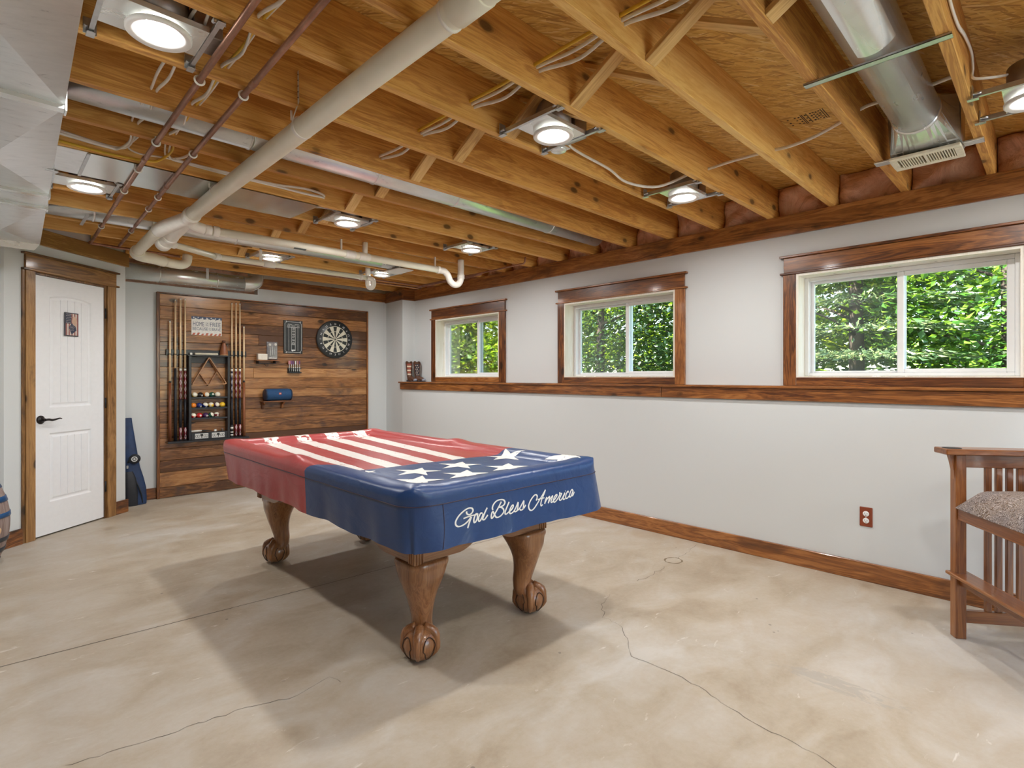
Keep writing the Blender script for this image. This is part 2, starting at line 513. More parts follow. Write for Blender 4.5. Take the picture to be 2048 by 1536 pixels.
dark_line = plain('joint_dark', (.10, .085, .07), .8)
ring_line = plain('ring_stain', (.22, .17, .11), .8)
fl = MB(); fl.box(-3.5, 4.3, -3.3, 6.9, -.12, 0)
fl.mi = 1
def ribbon(mb, pts, w, z=.0008, jit=0):
    pts = [V((p[0], p[1], z)) for p in pts]
    L_, R_ = [], []
    for i, p in enumerate(pts):
        t = (pts[min(i + 1, len(pts) - 1)] - pts[max(i - 1, 0)]).normalized()
        n = V((-t.y, t.x, 0)); ww = w * (1 + jit * rnd.uniform(-1, 1))
        L_.append(p + n * ww / 2); R_.append(p - n * ww / 2)
    mb.grid([L_, R_], smooth=False)
ribbon(fl, [(-3.4, 3.31), (0.045, 3.199), (1.493, 3.103), (3.85, 3.03)], .0045)
def crack(mb, pts, w=.0016, step=.03):
    out = []
    for a, b in zip(pts[:-1], pts[1:]):
        n = max(2, int(math.dist(a, b) / step))
        for k in range(n):
            t = k / n
            out.append((a[0] + (b[0] - a[0]) * t + rnd.gauss(0, .006), a[1] + (b[1] - a[1]) * t + rnd.gauss(0, .006)))
    out.append(pts[-1]); ribbon(mb, out, w, .0009, .6)
CR = [[(3.80, 1.90), (3.638, 1.873), (3.483, 1.851), (3.40, 1.84)], [(3.199, 1.82), (3.014, 1.805), (2.85, 1.815)],
      [(2.572, 1.811), (2.419, 1.763), (2.293, 1.663), (2.285, 1.609), (2.287, 1.547), (2.174, 1.434), (2.097, 1.39), (2.065, 1.342), (2.072, 1.143), (2.052, 1.017), (2.007, .871), (1.968, .751), (1.982, .686), (1.93, .45)],
      [(1.05, 2.06), (1.024, 2.127), (.883, 2.092), (.696, 2.155), (.451, 2.189), (.183, 2.242)]]
for c_ in CR: crack(fl, c_)
fl.mi = 2
ring = [(3.348 + .062 * math.cos(a) * (1 + .06 * math.sin(3 * a)), 1.846 + .055 * math.sin(a)) for a in [k * 2 * PI / 26 for k in range(27)]]
ribbon(fl, ring, .010, .0009, .5)
floor = struct(fl, 'floor', [floor_m, dark_line, ring_line], fix=False)

# subfloor (OSB sheets) is the ceiling of this unfinished room
cl = MB(); y = -3.3
while y < 6.8:
    cl.box(-3.5, 1.18, y, y + 1.212, ZT, ZT + .018); cl.box(1.183, 4.4, y, y + 1.212, ZT, ZT + .018); y += 1.215
cl.mi = 1
def stampbox(x0, x1, y0, y1): cl.quad((x0, y0, ZT - .0006), (x1, y0, ZT - .0006), (x1, y1, ZT - .0006), (x0, y1, ZT - .0006))
for yy in (.852, .862, .930, .950, .957): stampbox(3.045, 3.175, yy - .0022, yy + .0022)
for yy, n_ in ((.873, 5), (.886, 4), (.899, 5), (.912, 4), (.937, 3), (.968, 4), (.985, 3), (1.02, 3)):
    for k in range(n_):
        x_ = 3.055 + .118 * k / n_ + rnd.uniform(0, .006); stampbox(x_, x_ + rnd.uniform(.010, .018), yy - .004, yy + .005)
struct(cl, 'ceiling', [osb_m, plain('stamp_ink', (.07, .05, .03), .8)], fix=False)
struct(MB().box(-3.6, 4.5, -3.4, 7.0, ZT + .02, ZT + .06), 'ceiling_deck', osb_m)

# window wall: thick lower half, thinner upper half with three openings
WIN = [  # outer casing y0,y1, opening y0,y1, glass: right pane y0,y1 / left pane y0,y1
    dict(o=(4.230, 5.584), i=(4.329, 5.496), rp=(4.425, 4.768), lp=(4.891, 5.357)),
    dict(o=(2.126, 3.477), i=(2.214, 3.394), rp=(2.297, 2.712), lp=(2.798, 3.292)),
    dict(o=(0.050, 1.376), i=(0.140, 1.290), rp=(0.190, 0.674), lp=(0.740, 1.236))]
ZS, ZH = 1.247, 1.968
w = MB()
w.box(XL, 4.30, -3.3, 5.97, 0, 1.172)
struct(w, 'wall_right_lower', wall_m)
w = MB()
edges = sorted([e for W in WIN for e in W['i']])
w.box(XU, 4.215, -3.3, 5.97, 1.172, ZS); w.box(XU, 4.215, -3.3, 5.97, ZH, 2.39)
ys = [-3.3] + edges + [5.97]
for a in range(0, len(ys), 2): w.box(XU, 4.215, ys[a], ys[a + 1], ZS, ZH)
struct(w, 'wall_right_upper', wall_m)
w = MB()
w.prism([(XL, 5.97, 0), (4.30, 5.97, 0), (4.30, 6.75, 0), (3.945, 6.75, 0), (3.945, YB, 0)], (0, 0, 2.39))
struct(w, 'wall_right_corner', wall_m)
struct(MB().box(4.217, 4.30, -3.3, 6.75, 2.0, ZT + .05), 'wall_right_rim', rawpine_m[1])
w = MB(); w.box(-3.5, .90, YB, 6.62, 0, ZT); w.box(.90, 2.25, YB, 6.62, 0, 2.20); w.box(2.25, 3.99, YB, 6.62, 0, 2.30)
struct(w, 'wall_back', wall_m)
struct(MB().box(-3.6, 4.4, 6.66, 6.75, 0, ZT + .05), 'wall_back_rim', rawpine_m[0])
# slanted door wall with its opening
w = MB(); w.M = Matrix.Translation((DO[0], DO[1], 0)) @ Matrix.Rotation(A40, 4, 'Z')
w.box(-.244, -.012, 0, .115, 0, 2.27); w.box(.660, .872, 0, .115, 0, 2.27); w.box(-.012, .660, 0, .115, 2.052, 2.27)
w.box(-.244, .872, .02, .115, 2.27, ZT)
w.M = None
a, b = dw(-.244), dw(-.244, .115)
w.box(-3.5, a.x + .02, a.y, a.y + .1, 0, ZT)
c, d = dw(.872), dw(.872, .115)
w.prism([c, (c.x, 6.62, 0), (c.x - .1, 6.62, 0), d], (0, 0, ZT))
struct(w, 'wall_door', wall_m)
struct(MB().box(-3.6, -3.5, -3.4, 6.9, 0, ZT + .05), 'wall_left', wall_m)
w = MB()
w.box(-3.5, 1.5, -3.4, -3.3, 0, ZT); w.box(3.9, 4.4, -3.4, -3.3, 0, ZT); w.box(1.5, 3.9, -3.4, -3.3, 2.25, ZT)  # gap in this unseen wall is added to let in fill daylight
struct(w, 'wall_rear', wall_m)
struct(MB().box(1.5, 3.9, -3.38, -3.36, 0, 2.25), 'window_rear', glass_m)  # unseen glazing of the added fill-light opening
struct(MB().box(-14, 14, -24, -3.41, -.2, -.03), 'patio_ground', plain('patio_slab', (.60, .59, .56), .8))  # unseen pale ground, added to bounce sunlight up onto the joists

# stained timber at the top of the walls
tr = MB(); tr.box(XU - .022, XU, -3.3, 3.75, 2.25, ZJ, .003); tr.box(XU - .022, XU, 3.753, 5.97, 2.25, ZJ, .003)
struct(tr, 'trim_1', trim_m[1])
struct(MB().box(XL, XU - .02, 5.948, 5.97, 2.25, ZJ), 'trim_2', trim_m[0])
tr = MB(); tr.prism([(XL - .022, 5.948, 2.25), (XL, 5.948, 2.25), (3.945, YB, 2.262), (3.923, YB, 2.262)], (0, 0, .135))
struct(tr, 'trim_3', trim_m[1])
struct(MB().box(2.25, 3.93, YB - .022, YB, 2.270, ZJ, .003), 'trim_4', trim_m[0])
dbeam = wood('door_beam', (.24, .12, .030), (.43, .25, .075), (.55, .35, .13), axis=0, rough=.4, coat=.2, knots=.11, kscale=3.4)
tb = MB().box(-.244, .895, -.022, .019, 2.27, ZT - .225, .003).build('trim_5', dbeam, world=False, loc=(DO[0], DO[1], 0), rot=(0, 0, A40)); tb['kind'] = 'structure'

# baseboards
struct(MB().box(XL - .018, XL, -3.3, 6.0, 0, .115, .003), 'baseboard_right', trim_m[1])
struct(MB().box(.93, 1.25, YB - .018, YB, 0, .115, .003), 'baseboard_back', trim_m[0])
struct(MB().box(3.64, 3.92, YB - .018, YB, 0, .115, .003), 'baseboard_back_corner', trim_m[0])
o = MB().box(-.244, -.093, -.018, 0, 0, .118, .003).build('baseboard_left', trim_m[0], world=False, loc=(DO[0], DO[1], 0), rot=(0, 0, A40)); o['kind'] = 'structure'
o = MB().box(.752, .890, -.018, 0, 0, .118, .003).build('baseboard_door', trim_m[0], world=False, loc=(DO[0], DO[1], 0), rot=(0, 0, A40)); o['kind'] = 'structure'

# ledge along the window wall
t = thing('window_ledge', 'long stained wood ledge running under all three windows', 'ledge', (XL, 3.0, 1.17))
MB().box(XL - .030, XU, -3.3, 6.03, 1.172, 1.190, .004).build('ledge_board', trim_m[1], t)
ap = MB(); ap.box(XL - .018, XL + .001, -3.3, 2.225, 1.090, 1.172, .003); ap.box(XL - .018, XL + .001, 2.23, 6.0, 1.090, 1.172, .003)
ap.build('apron', trim_m[1], t)

# windows
for n, W in enumerate(WIN):
    wn = thing('window_%d' % (n + 1), ['smallest looking window, farthest along the window wall near the boots', 'middle window of the window wall with a dark tree outside', 'largest looking window, nearest the wooden spectator chair'][n], 'window', (XU, (W['o'][0] + W['o'][1]) / 2, ZS), kind='structure')
    (o0, o1), (i0, i1) = W['o'], W['i']
    x = XU
    MB().box(x - .020, x, o0 + .004, o1 - .004, 1.982, 2.086, .002).build('head_casing', trim_m[1], wn)
    MB().box(x - .036, x, o0 - .022, o1 + .022, 2.086, 2.102, .003).build('cap_moulding', trim_m[1], wn)
    MB().box(x - .030, x, o0 - .020, o1 + .020, ZH, 1.982, .003).build('cap_moulding', trim_m[1], wn)
    for (a, b) in ((o0, i0), (i1, o1)):
        MB().box(x - .020, x, a, b, 1.1905, ZH, .002).build('side_casing', trim_m[2], wn)
    MB().box(x - .019, x, i0, i1, 1.1905, ZS, .002).build('bottom_casing', trim_m[1], wn)
    jb = MB()
    jb.box(x - .018, 4.19, i0 - .001, i0 + .014, ZS, ZH); jb.box(x - .018, 4.19, i1 - .014, i1 + .001, ZS, ZH)
    jb.box(x - .018, 4.19, i0 + .014, i1 - .014, ZH - .016, ZH); jb.box(x - .016, 4.19, i0 + .014, i1 - .014, ZS, ZS + .008)
    jb.build('jamb', rawpine_m[2], wn)
    f0, f1, fz0, fz1 = i0 + .0145, i1 - .0145, ZS + .009, ZH - .017
    fr = MB(); xa, xb = 4.165, 4.245; fw = .026
    fr.box(xa, xb, f0, f0 + fw, fz0, fz1, .003); fr.box(xa, xb, f1 - fw, f1, fz0, fz1, .003)
    fr.box(xa, xb, f0 + fw, f1 - fw, fz0, fz0 + fw * .8, .003); fr.box(xa, xb, f0 + fw, f1 - fw, fz1 - fw, fz1, .003)
    fr.build('frame', white_m, wn)
    ym = (W['rp'][1] + W['lp'][0]) / 2 
    # sliding sash (right, nearer the room) and fixed sash (left)
    for (a, b, xs, nm) in ((f0 + fw, ym + .028, 4.176, 'sliding_sash'), (ym - .012, f1 - fw, 4.212, 'fixed_sash')):
        sh = MB(); sw = .036 if nm == 'sliding_sash' else .022
        z0, z1 = fz0 + fw * .8, fz1 - fw
        sh.box(xs, xs + .03, a, a + sw, z0, z1, .004); sh.box(xs, xs + .03, b - sw, b, z0, z1, .004)
        sh.box(xs, xs + .03, a + sw, b - sw, z0, z0 + sw * .7, .004); sh.box(xs, xs + .03, a + sw, b - sw, z1 - sw * .8, z1, .004)
        so = sh.build(nm, white_m, wn)
        MB().box(xs + .012, xs + .016, a + sw - .002, b - sw + .002, z0 + sw * .6, z1 - sw * .7).build('pane', glass_m, so)
        if nm == 'fixed_sash':
            MB().quad((xs + .034, a, z0), (xs + .034, b, z0), (xs + .034, b, z1), (xs + .034, a, z1)).build('insect_screen', screen_m, wn)

# door in the slanted wall
dr = thing('door_1', 'white two-panel arch-top door with black lever in the slanted wall', 'door', (DO[0], DO[1], 0), A40, kind='structure')
kw = dict(world=False)
dcas = [wood('door_casing_' + 'xyz'[a], (.11, .050, .016), (.27, .132, .042), (.42, .23, .085), axis=a, rough=.4, coat=.2, knots=.09, blotch=(.05, .028, .02)) for a in range(3)]
MB().box(-.074, .752, -.020, 0, 2.074, 2.178, .002).build('head_casing', dcas[0], dr, **kw)
MB().box(-.098, .778, -.036, 0, 2.178, 2.193, .003).build('cap_moulding', dcas[0], dr, **kw)
MB().box(-.098, .778, -.030, 0, 2.058, 2.074, .003).build('cap_moulding', dcas[0], dr, **kw)
MB().box(-.072, .002, -.020, 0, 0, 2.058, .002).build('side_casing', dcas[2], dr, **kw)
MB().box(.660, .750, -.020, 0, 0, 2.058, .002).build('side_casing', dcas[2], dr, **kw)
MB().box(-.095, -.0722, -.012, 0, 0, 2.058, .002).build('back_band', dcas[2], dr, **kw)
jb = MB(); jb.box(.641, .660, -.004, .10, 0, 2.058); jb.box(-.011, .003, -.004, .10, 0, 2.058); jb.box(.003, .641, -.004, .10, 2.041, 2.058)
jb.build('jamb', dcas[2], dr, **kw)
# slab with recessed, grooved panels (height field over s,z)
def arch_top(s):
    return 1.880 + .028 * (1 - ((s - .325) / .19) ** 2)
def depth(s, z):
    def panel(s0, s1, z0, z1):
        e = min(s - s0, s1 - s, z - z0, z1 - z)
        if e <= 0: return 0
        if e < .010: return .009 * e / .010
        if e < .022: return .009
        if e < .034: return .009 - .005 * (e - .022) / .012
        d = .004
        for k in range(1, 5):
            g = s0 + .034 + (s1 - s0 - .068) * k / 5
            if abs(s - g) < .0035: d += .004
        return d
    return max(panel(.135, .515, 1.010, arch_top(s)), panel(.135, .515, .262, .805))
ss = [.004 + i * (.639 - .004) / 250 for i in range(251)]
zz = [.012 + i * (2.038 - .012) / 330 for i in range(331)]
ds = MB()
ds.grid([[(s, .004 + depth(s, z), z) for s in ss] for z in zz], smooth=False)
ds.box(.004, .639, .015, .040, .012, 2.038)
ds.build('slab', doorw_m, dr, fix=False, **kw)
lv = MB(); M = Matrix.Translation((.060, .004, .917)) @ Matrix.Rotation(R(90), 4, 'X')
lv.lathe([(.033, 0), (.033, .006), (.027, .012), (.013, .016), (.012, .040), (.010, .046)], 28, M=M)
lv.tube(catmull([(.060, -.040, .917), (.085, -.045, .918), (.115, -.043, .912), (.150, -.042, .916), (.180, -.040, .921), (.200, -.038, .917)], 6), [.009] * 12 + [.009 - .00032 * k for k in range(19)], 10)
lv.build('lever_handle', bronze_m, dr, **kw)
for z in (1.812, 1.022, .281):
    h = MB(); h.cyl((.648, -.006, z - .045), (.648, -.006, z + .045), .007, n=10); h.box(.643, .662, -.0055, -.002, z - .045, z + .045)
    h.build('hinge', bronze_m, dr, **kw)

# ------------------------------------------------------------------ ceiling framing
ORD = ['first', 'second', 'third', 'fourth', 'fifth', 'sixth', 'seventh', 'eighth', 'ninth', 'tenth', 'eleventh', 'twelfth', 'thirteenth', 'fourteenth', 'fifteenth', 'sixteenth', 'seventeenth']
for k in range(-1, 16):
    y0 = 0.256 + .397 * k
    x0 = -3.3
    if k >= 13: x0 = max(-3.3, DO[0] + (y0 - DO[1]) / math.tan(A40) + .02)
    if k == 15: x0 = .95
    jm = MB(); jm.box(x0, 4.21, y0, y0 + JT, ZJ, ZT, .002)
    jo = jm.build('ceiling_joist', joist_m, loc=(x0, y0, ZJ))
    if k < 0:
        tag(jo, 'pine ceiling joist just outside the right edge behind the corner downlight', 'joist', 'ceiling joists')
    else:
        tag(jo, '%s pine ceiling joist from the right edge, counted along the window wall' % ORD[k], 'joist', 'ceiling joists')

# bridging: two crossed strips in every bay, a line of them near x = 1.78
for k in range(1, 14):
    ya, yb = 0.256 + .397 * (k - 1) + JT, 0.256 + .397 * k
    xc = 1.790 if k < 11 else 1.72
    if k == 2: xc = 1.735
    for s in (0, 1):
        if s == 0: p, q = V((xc, yb, ZJ + .012)), V((xc, ya, ZT - .014))
        else: p, q = V((xc + .10, yb, ZT - .014)), V((xc + .10, ya, ZJ + .012))
        d = (q - p); ln = d.length
        ang = math.atan2(d.z, d.y)
        b = MB(); b.box(-.004, ln + .004, -.032, .032, -.0095, .0095, .0015)
        o = b.build('bridging_strip', brace_m, world=False)
        xa = d.normalized(); yaxis = V((1, 0, 0)); za = xa.cross(yaxis)
        o.matrix_world = Matrix(((xa.x, yaxis.x, za.x, p.x), (xa.y, yaxis.y, za.y, p.y), (xa.z, yaxis.z, za.z, p.z), (0, 0, 0, 1)))
        tag(o, 'slanted pine bridging strip %s between %s and %s joists' % (('rising toward the right-hand joist', 'crossing behind, rising away')[s], ORD[k - 1], ORD[k]), 'bridging strip', 'bridging strips')

# insulation stuffed at the rim, one batt per bay
for k in range(-1, 15):
    ya, yb = 0.256 + .397 * k + JT + .004, 0.256 + .397 * (k + 1) - .004
    m = MB(); rows = []
    for i in range(13):
        z = ZJ + .002 + (ZT - ZJ - .004) * i / 12; row = []
        for j in range(19):
            y = ya + (yb - ya) * j / 18
            e = min(i, 12 - i, j * .7, (18 - j) * .7) / 6
            row.append((4.14 - .055 * min(1, e) ** .5 + .026 * math.sin(17 * y + k * 3 + 9 * z) * math.sin(23 * z + k) + rnd.uniform(-.004, .004), y, z))
        rows.append(row)
    m.grid(rows)
    m.grid([[(4.21, r_[0][1], r_[0][2]), (4.21, r_[-1][1], r_[0][2])] for r_ in (rows[0], rows[-1])])
    m.grid([rows[0], [(4.21, p[1], p[2]) for p in rows[0]]]); m.grid([rows[-1], [(4.21, p[1], p[2]) for p in rows[-1]]])
    o = m.build('insulation_batt', insul_m, loc=(4.15, (ya + yb) / 2, ZJ))
    lab = 'reddish paper-faced insulation batt at the wall between %s and %s joists' % ((ORD[k], ORD[k + 1]) if k >= 0 else ('corner', 'first'))
    tag(o, lab, 'insulation', 'rim insulation batts')

# ------------------------------------------------------------------ recessed downlights
LAMP_W = 7.2
LAMPC = (1.0, .982, .955)
def downlight(x, y, jk, label, proto=None, can=True, can_dir=1, w=9.0, k=None):
    """lamp hung on two bars between joist jk and jk+1"""
    if proto is not None:
        r = dup(proto, (x, y, ZJ), None, label)
    else:
        r = thing('recessed_downlight', label, 'downlight', (x, y, ZJ), 0, 'recessed downlights')
        kw = dict(world=False)
        ya, yb = -.178, .178
        tm = MB(); tm.lathe([(.052, -.0125), (.060, -.017), (.088, -.029), (.0935, -.025), (.0935, -.016), (.090, -.012), (.054, -.010)], 48, cap=False)
        tm.build('trim_ring', trimw_m, r, **kw)
        MB().lathe([(.0005, -.0150), (.045, -.0148), (.0525, -.0130), (.053, -.010), (.0005, -.010)], 40, cap=False).build('lens', lens_m, r, **kw)
        pl = MB(); pl.box(-.150, .125, -.088, .088, -.002, .000); pl.box(-.150, .125, -.090, -.087, -.002, .016); pl.box(-.150, .125, .087, .090, -.002, .016)
        pl.build('mounting_plate', galv_m, r, **kw)
        cn = MB(); cn.lathe([(.084, .001), (.084, .125), (.080, .130)], 32); cn.box(.086, .175, -.06, .06, .004, .10, .003)
        cn.build('can_housing', can_m, r, **kw)
        for sx in (-.158, .133):
            br = MB(); br.box(sx - .003, sx + .003, ya, yb, -.004, .016); br.box(sx - .007, sx + .007, ya, yb, -.006, -.004)
            for e in (ya, yb):
                s_ = 1 if e < 0 else -1
                br.box(sx - .020, sx + .016, e, e + s_ * .004, -.012, .040); br.box(sx - .012, sx + .012, e - s_ * .016, e + s_ * .022, -.0135, -.010, .001); br.cyl((sx - .014, e + s_ * .004, .005), (sx - .014, e + s_ * .030, .005), .006, n=8)
            br.build('hanger_bar', steel_m, r, **kw)
    if jk == 1:
        kw = dict(world=False)
        cp = MB(); cp.lathe([(.040, .004), (.040, -.006), (.034, -.008), (.0005, -.008)], 24, c=(.170, .115, 0)); cp.box(.10, .20, .06, .09, -.002, .001)
        cp.build('junction_cover', galv_m, r, **kw)
    la = bpy.data.lights.new('lamp_beam', 'AREA'); la.shape = 'DISK'; la.size = .100; la.energy = w; la.color = LAMPC; la.spread = R(175)
    lo = bpy.data.objects.new('lamp_beam', la); COL.objects.link(lo); lo.location = (x, y, ZJ - .0175)
    return r
LAMPS = [(1.885, 1.650, 'recessed downlight above the pool table with a round junction cover'),
         (3.120, 1.650, 'recessed downlight near the middle window, next bay lamp toward the wall'),
         (3.030, .075, 'recessed downlight cut by the right edge beside the large round duct'),
         (.405, 2.060, 'large looking recessed downlight at the top left beside the duct'),
         (.430, 4.046, 'recessed downlight at left between the sheet duct and copper pipes'),
         (1.890, 3.650, 'recessed downlight in mid ceiling above the white drain pipe'),
         (3.075, 3.650, 'recessed downlight nearest the smallest window and corner trap'),
         (1.940, 5.237, 'recessed downlight over the cue rack, between two white drain pipes'),
         (3.120, 5.237, 'recessed downlight over the dartboard beside the small ceiling register')]
p0 = None
for (x, y, lab) in LAMPS[1:] + LAMPS[:1]:
    r = downlight(x, y, 1 if (x, y, lab) == LAMPS[0] else 0, lab, p0, w=LAMP_W)
    if p0 is None: p0 = r
for (x, y) in ((.40, .10), (1.885, .075), (.40, -1.7), (1.885, -1.7), (3.03, -1.7)):  # unseen lights without fixtures, added as fill outside the view
    la = bpy.data.lights.new('lamp_beam', 'AREA'); la.shape = 'DISK'; la.size = .100; la.energy = LAMP_W; la.color = LAMPC; la.spread = R(175)
    lo = bpy.data.objects.new('lamp_beam', la); COL.objects.link(lo); lo.location = (x, y, ZJ - .0175)

# ------------------------------------------------------------------ ducts
def xe(y): return .125 + .0302 * y
dt = thing('rectangular_duct', 'big rectangular sheet-metal duct with cross creases along the upper left', 'duct', (xe(2), 2.0, 2.2))
secs = [(-1.6, -.10), (-.07, 1.18), (1.21, 2.455), (2.485, 3.700), (3.730, 3.985), (4.015, 5.14)]
for i, (a, b) in enumerate(secs):
    m = MB(); Wd = .50; z0 = 2.205
    c0, c1 = V((xe(a), a, z0)), V((xe(b), b, z0)); d0, d1 = V((xe(a) - Wd, a, z0)), V((xe(b) - Wd, b, z0))
    ce = (c0 + c1 + d0 + d1) / 4 + V((.05 if i == 5 else .04, 0, -.046 if b - a > .5 else 0))
    m._add([c0, c1, d1, d0, ce], [(0, 1, 4), (1, 2, 4), (2, 3, 4), (3, 0, 4)])
    up = V((0, 0, ZJ - .0005 - z0))
    m.quad(c0, c1, c1 + up, c0 + up); m.quad(d0, d1, d1 + up, d0 + up); m.quad(c0, d0, d0 + up, c0 + up); m.quad(c1, d1, d1 + up, c1 + up); m.quad(c0 + up, c1 + up, d1 + up, d0 + up)
    m.build('duct_section', duct_m, dt)
for (a, b) in [(s0[1], s1[0]) for s0, s1 in zip(secs[:-1], secs[1:])]:
    m = MB(); y = (a + b) / 2
    m.box(xe(y) - .50, xe(y) + .001, a - .008, b + .004, 2.190, 2.2045); m.box(xe(y) - .0, xe(y) + .006, a - .012, b + .012, 2.185, 2.33)
    m.build('drive_cleat', galv_m, dt)
for y in (.7, 3.25):
    m = MB(); m.box(xe(y) + .0005, xe(y) + .003, y - .012, y + .012, 2.20, 2.44); m.box(xe(y) - .10, xe(y) + .003, y - .012, y + .012, 2.1985, 2.2005); m.build('hanger_strap', steel_m, dt)
lip = MB(); lip.prism([(xe(5.14) - .5, 5.142, 2.205), (xe(5.14), 5.142, 2.205), (xe(5.14) - .03, 5.165, 2.16), (xe(5.14) - .5, 5.165, 2.16)], (0, .004, 0))
lip.build('end_flange', galv_m, dt)

def round_duct(name, label, x0, x1, y, z, r, seams=(), cleats=(), m=galv_m, extra=None):
    t = thing(name, label, 'duct', ((x0 + x1) / 2, y, z - r), 0, 'round ceiling ducts')
    mb = MB(); mb.cyl((x0, y, z), (x1, y, z), r, n=40); mb.build('pipe_run', m, t)
    for s in seams:
        mb = MB(); mb.lathe([(r + .0005, -.008), (r + .004, -.004), (r + .004, .004), (r + .0005, .008)], 40, M=Matrix.Translation((s, y, z)) @ Matrix.Rotation(R(90), 4, 'Y'), cap=False); mb.build('crimp_collar', m, t)
    for s in cleats:
        mb = MB(); yy = y
        mb.box(s - .010, s + .010, y - .18, y + .18, z - r - .004, z - r - .001); mb.build('hanger_strap', steel_m, t)
    return t
round_duct('round_duct', 'long slim round metal duct running between joists across mid ceiling', -.2, 3.83, 2.855, 2.475, .076, (.95, 1.65, 2.25, 3.2), (), duct_m)
rdm = MB()
t = round_duct('round_duct', 'round metal duct with a square register boot behind the horizontal drain pipe', .0, 2.86, 4.84, 2.440, .075, (.55, .9, 1.5), (.50,), duct_m)
m = MB()
n = 24
ra = [(2.86, 4.84 + .075 * math.cos(2 * PI * k / n), 2.44 + .075 * math.sin(2 * PI * k / n)) for k in range(n)]
def sqr(th, hx, hy):
    c, s = math.cos(th), math.sin(th); k = 1 / max(abs(c) / hx, abs(s) / hy); return c * k, s * k
rb = []
for k in range(n):
    a_, b_ = sqr(2 * PI * k / n, .13, .06); rb.append((3.08 + b_ * -1.0, 4.84 + a_, 2.365 + .001))
m.grid([ra + [ra[0]], rb + [rb[0]]]); m.build('boot', galv_m, t)
MB().box(2.99, 3.17, 4.69, 4.99, 2.350, 2.362, .004).build('register_grille', trimw_m, t)

t = round_duct('round_duct', 'wide round galvanised duct ending in a register at the top right', -.5, 3.08, .472, 2.478, .0925, (), (), galv_m)
m = MB(); yy, zz_, rr = .472, 2.478, .0937     # the overlapping crimped end with its long rounded seam
m.grid([[(x, yy + rr * math.sin(a), zz_ - rr * math.cos(a)) for a in [(.40 - 1.35 * j / 14) for j in range(15)]] for x in (1.4, 2.18, 2.215, 2.23)])
m.build('overlap_seam', galv_m, t)
m = MB(); m.lathe([(.0930, -.012), (.0985, -.006), (.0985, .006), (.0930, .012)], 40, M=Matrix.Translation((3.085, yy, zz_)) @ Matrix.Rotation(R(90), 4, 'Y'), cap=False); m.build('crimp_collar', galv_m, t)
m = MB(); n = 32
ra = [(3.09, yy + .092 * math.cos(2 * PI * k / n), zz_ + .092 * math.sin(2 * PI * k / n)) for k in range(n)]
rb = []
for k in range(n):
    a_, b_ = sqr(2 * PI * k / n, .140, .095); rb.append((3.315 - b_ * .75, yy + a_, 2.378 + max(0, b_) * 2.1))
m.grid([ra + [ra[0]], rb + [rb[0]]], smooth=False)
m.prism([(3.315, yy - .14, 2.385), (3.47, yy - .14, 2.385), (3.47, yy - .14, 2.56), (3.30, yy - .14, 2.575)], (0, .28, 0))
m.build('boot', galv_m, t)
g = MB(); gx0, gx1, gy0, gy1 = 3.300, 3.500, .332, .617
g.box(gx0, gx0 + .035, gy0, gy1, 2.352, 2.366, .003); g.box(gx1 - .035, gx1, gy0, gy1, 2.352, 2.366, .003)
g.box(gx0 + .035, gx1 - .035, gy0, gy0 + .028, 2.352, 2.366); g.box(gx0 + .035, gx1 - .035, gy1 - .028, gy1, 2.352, 2.366)
g.box(gx0 + .035, gx1 - .035, (gy0 + gy1) / 2 - .006, (gy0 + gy1) / 2 + .006, 2.353, 2.366)
y = gy0 + .034
while y < gy1 - .034:
    if abs(y - (gy0 + gy1) / 2) > .010: g.box(gx0 + .033, gx1 - .033, y - .0022, y + .0022, 2.354, 2.364)
    y += .0105
go = g.build('register_grille', plain('register_cream', (.80, .76, .60), .4), t)
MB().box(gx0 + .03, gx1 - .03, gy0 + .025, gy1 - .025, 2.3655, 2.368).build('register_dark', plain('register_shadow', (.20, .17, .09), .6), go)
for (a, b) in ((.618, .695), (.254, .331)):
    MB().box(3.37, 3.43, a, b, 2.379, 2.3895, .002).build('mounting_tab', galv_m, t)
m = MB(); m.box(2.270, 2.302, .250, .700, 2.3795, 2.3815); m.box(2.270, 2.272, .250, .700, 2.3795, 2.3885); m.box(2.300, 2.302, .250, .700, 2.3795, 2.3885); m.build('support_bar', steel_m, t)

# sheet-metal pan closing one joist bay
t = thing('sheet_metal_pan', 'flat sheet-metal pan nailed under a joist bay at left', 'duct', (.9, 3.65, ZJ))
a = MB(); a.box(-.3, .372, 3.445, 3.852, 2.3855, 2.3885); a.build('sheet', duct_m, t)
a = MB(); rows = []
for i in range(41):
    x = .378 + (1.585 - .378) * i / 40
    z = 2.3835 + .0018 * math.sin((x - .80) * 42) * math.exp(-((x - .98) / .16) ** 2) + .0015 * math.sin((x - 1.2) * 30) * math.exp(-((x - 1.35) / .12) ** 2)
    rows.append([(x - (.035 if j == 1 and i == 40 else 0), y, z) for j, y in enumerate((3.445, 3.852))])
a.grid(rows); a.grid([[(p[0], p[1], p[2] + .002) for p in r_] for r_ in rows]); a.build('sheet', plain('tin_sheet', (.72, .74, .73), .22, .95, noise=.04, nscale=4), t, fix=False)
MB().box(.368, .382, 3.445, 3.852, 2.3775, 2.3853).build('drive_cleat', steel_m, t)

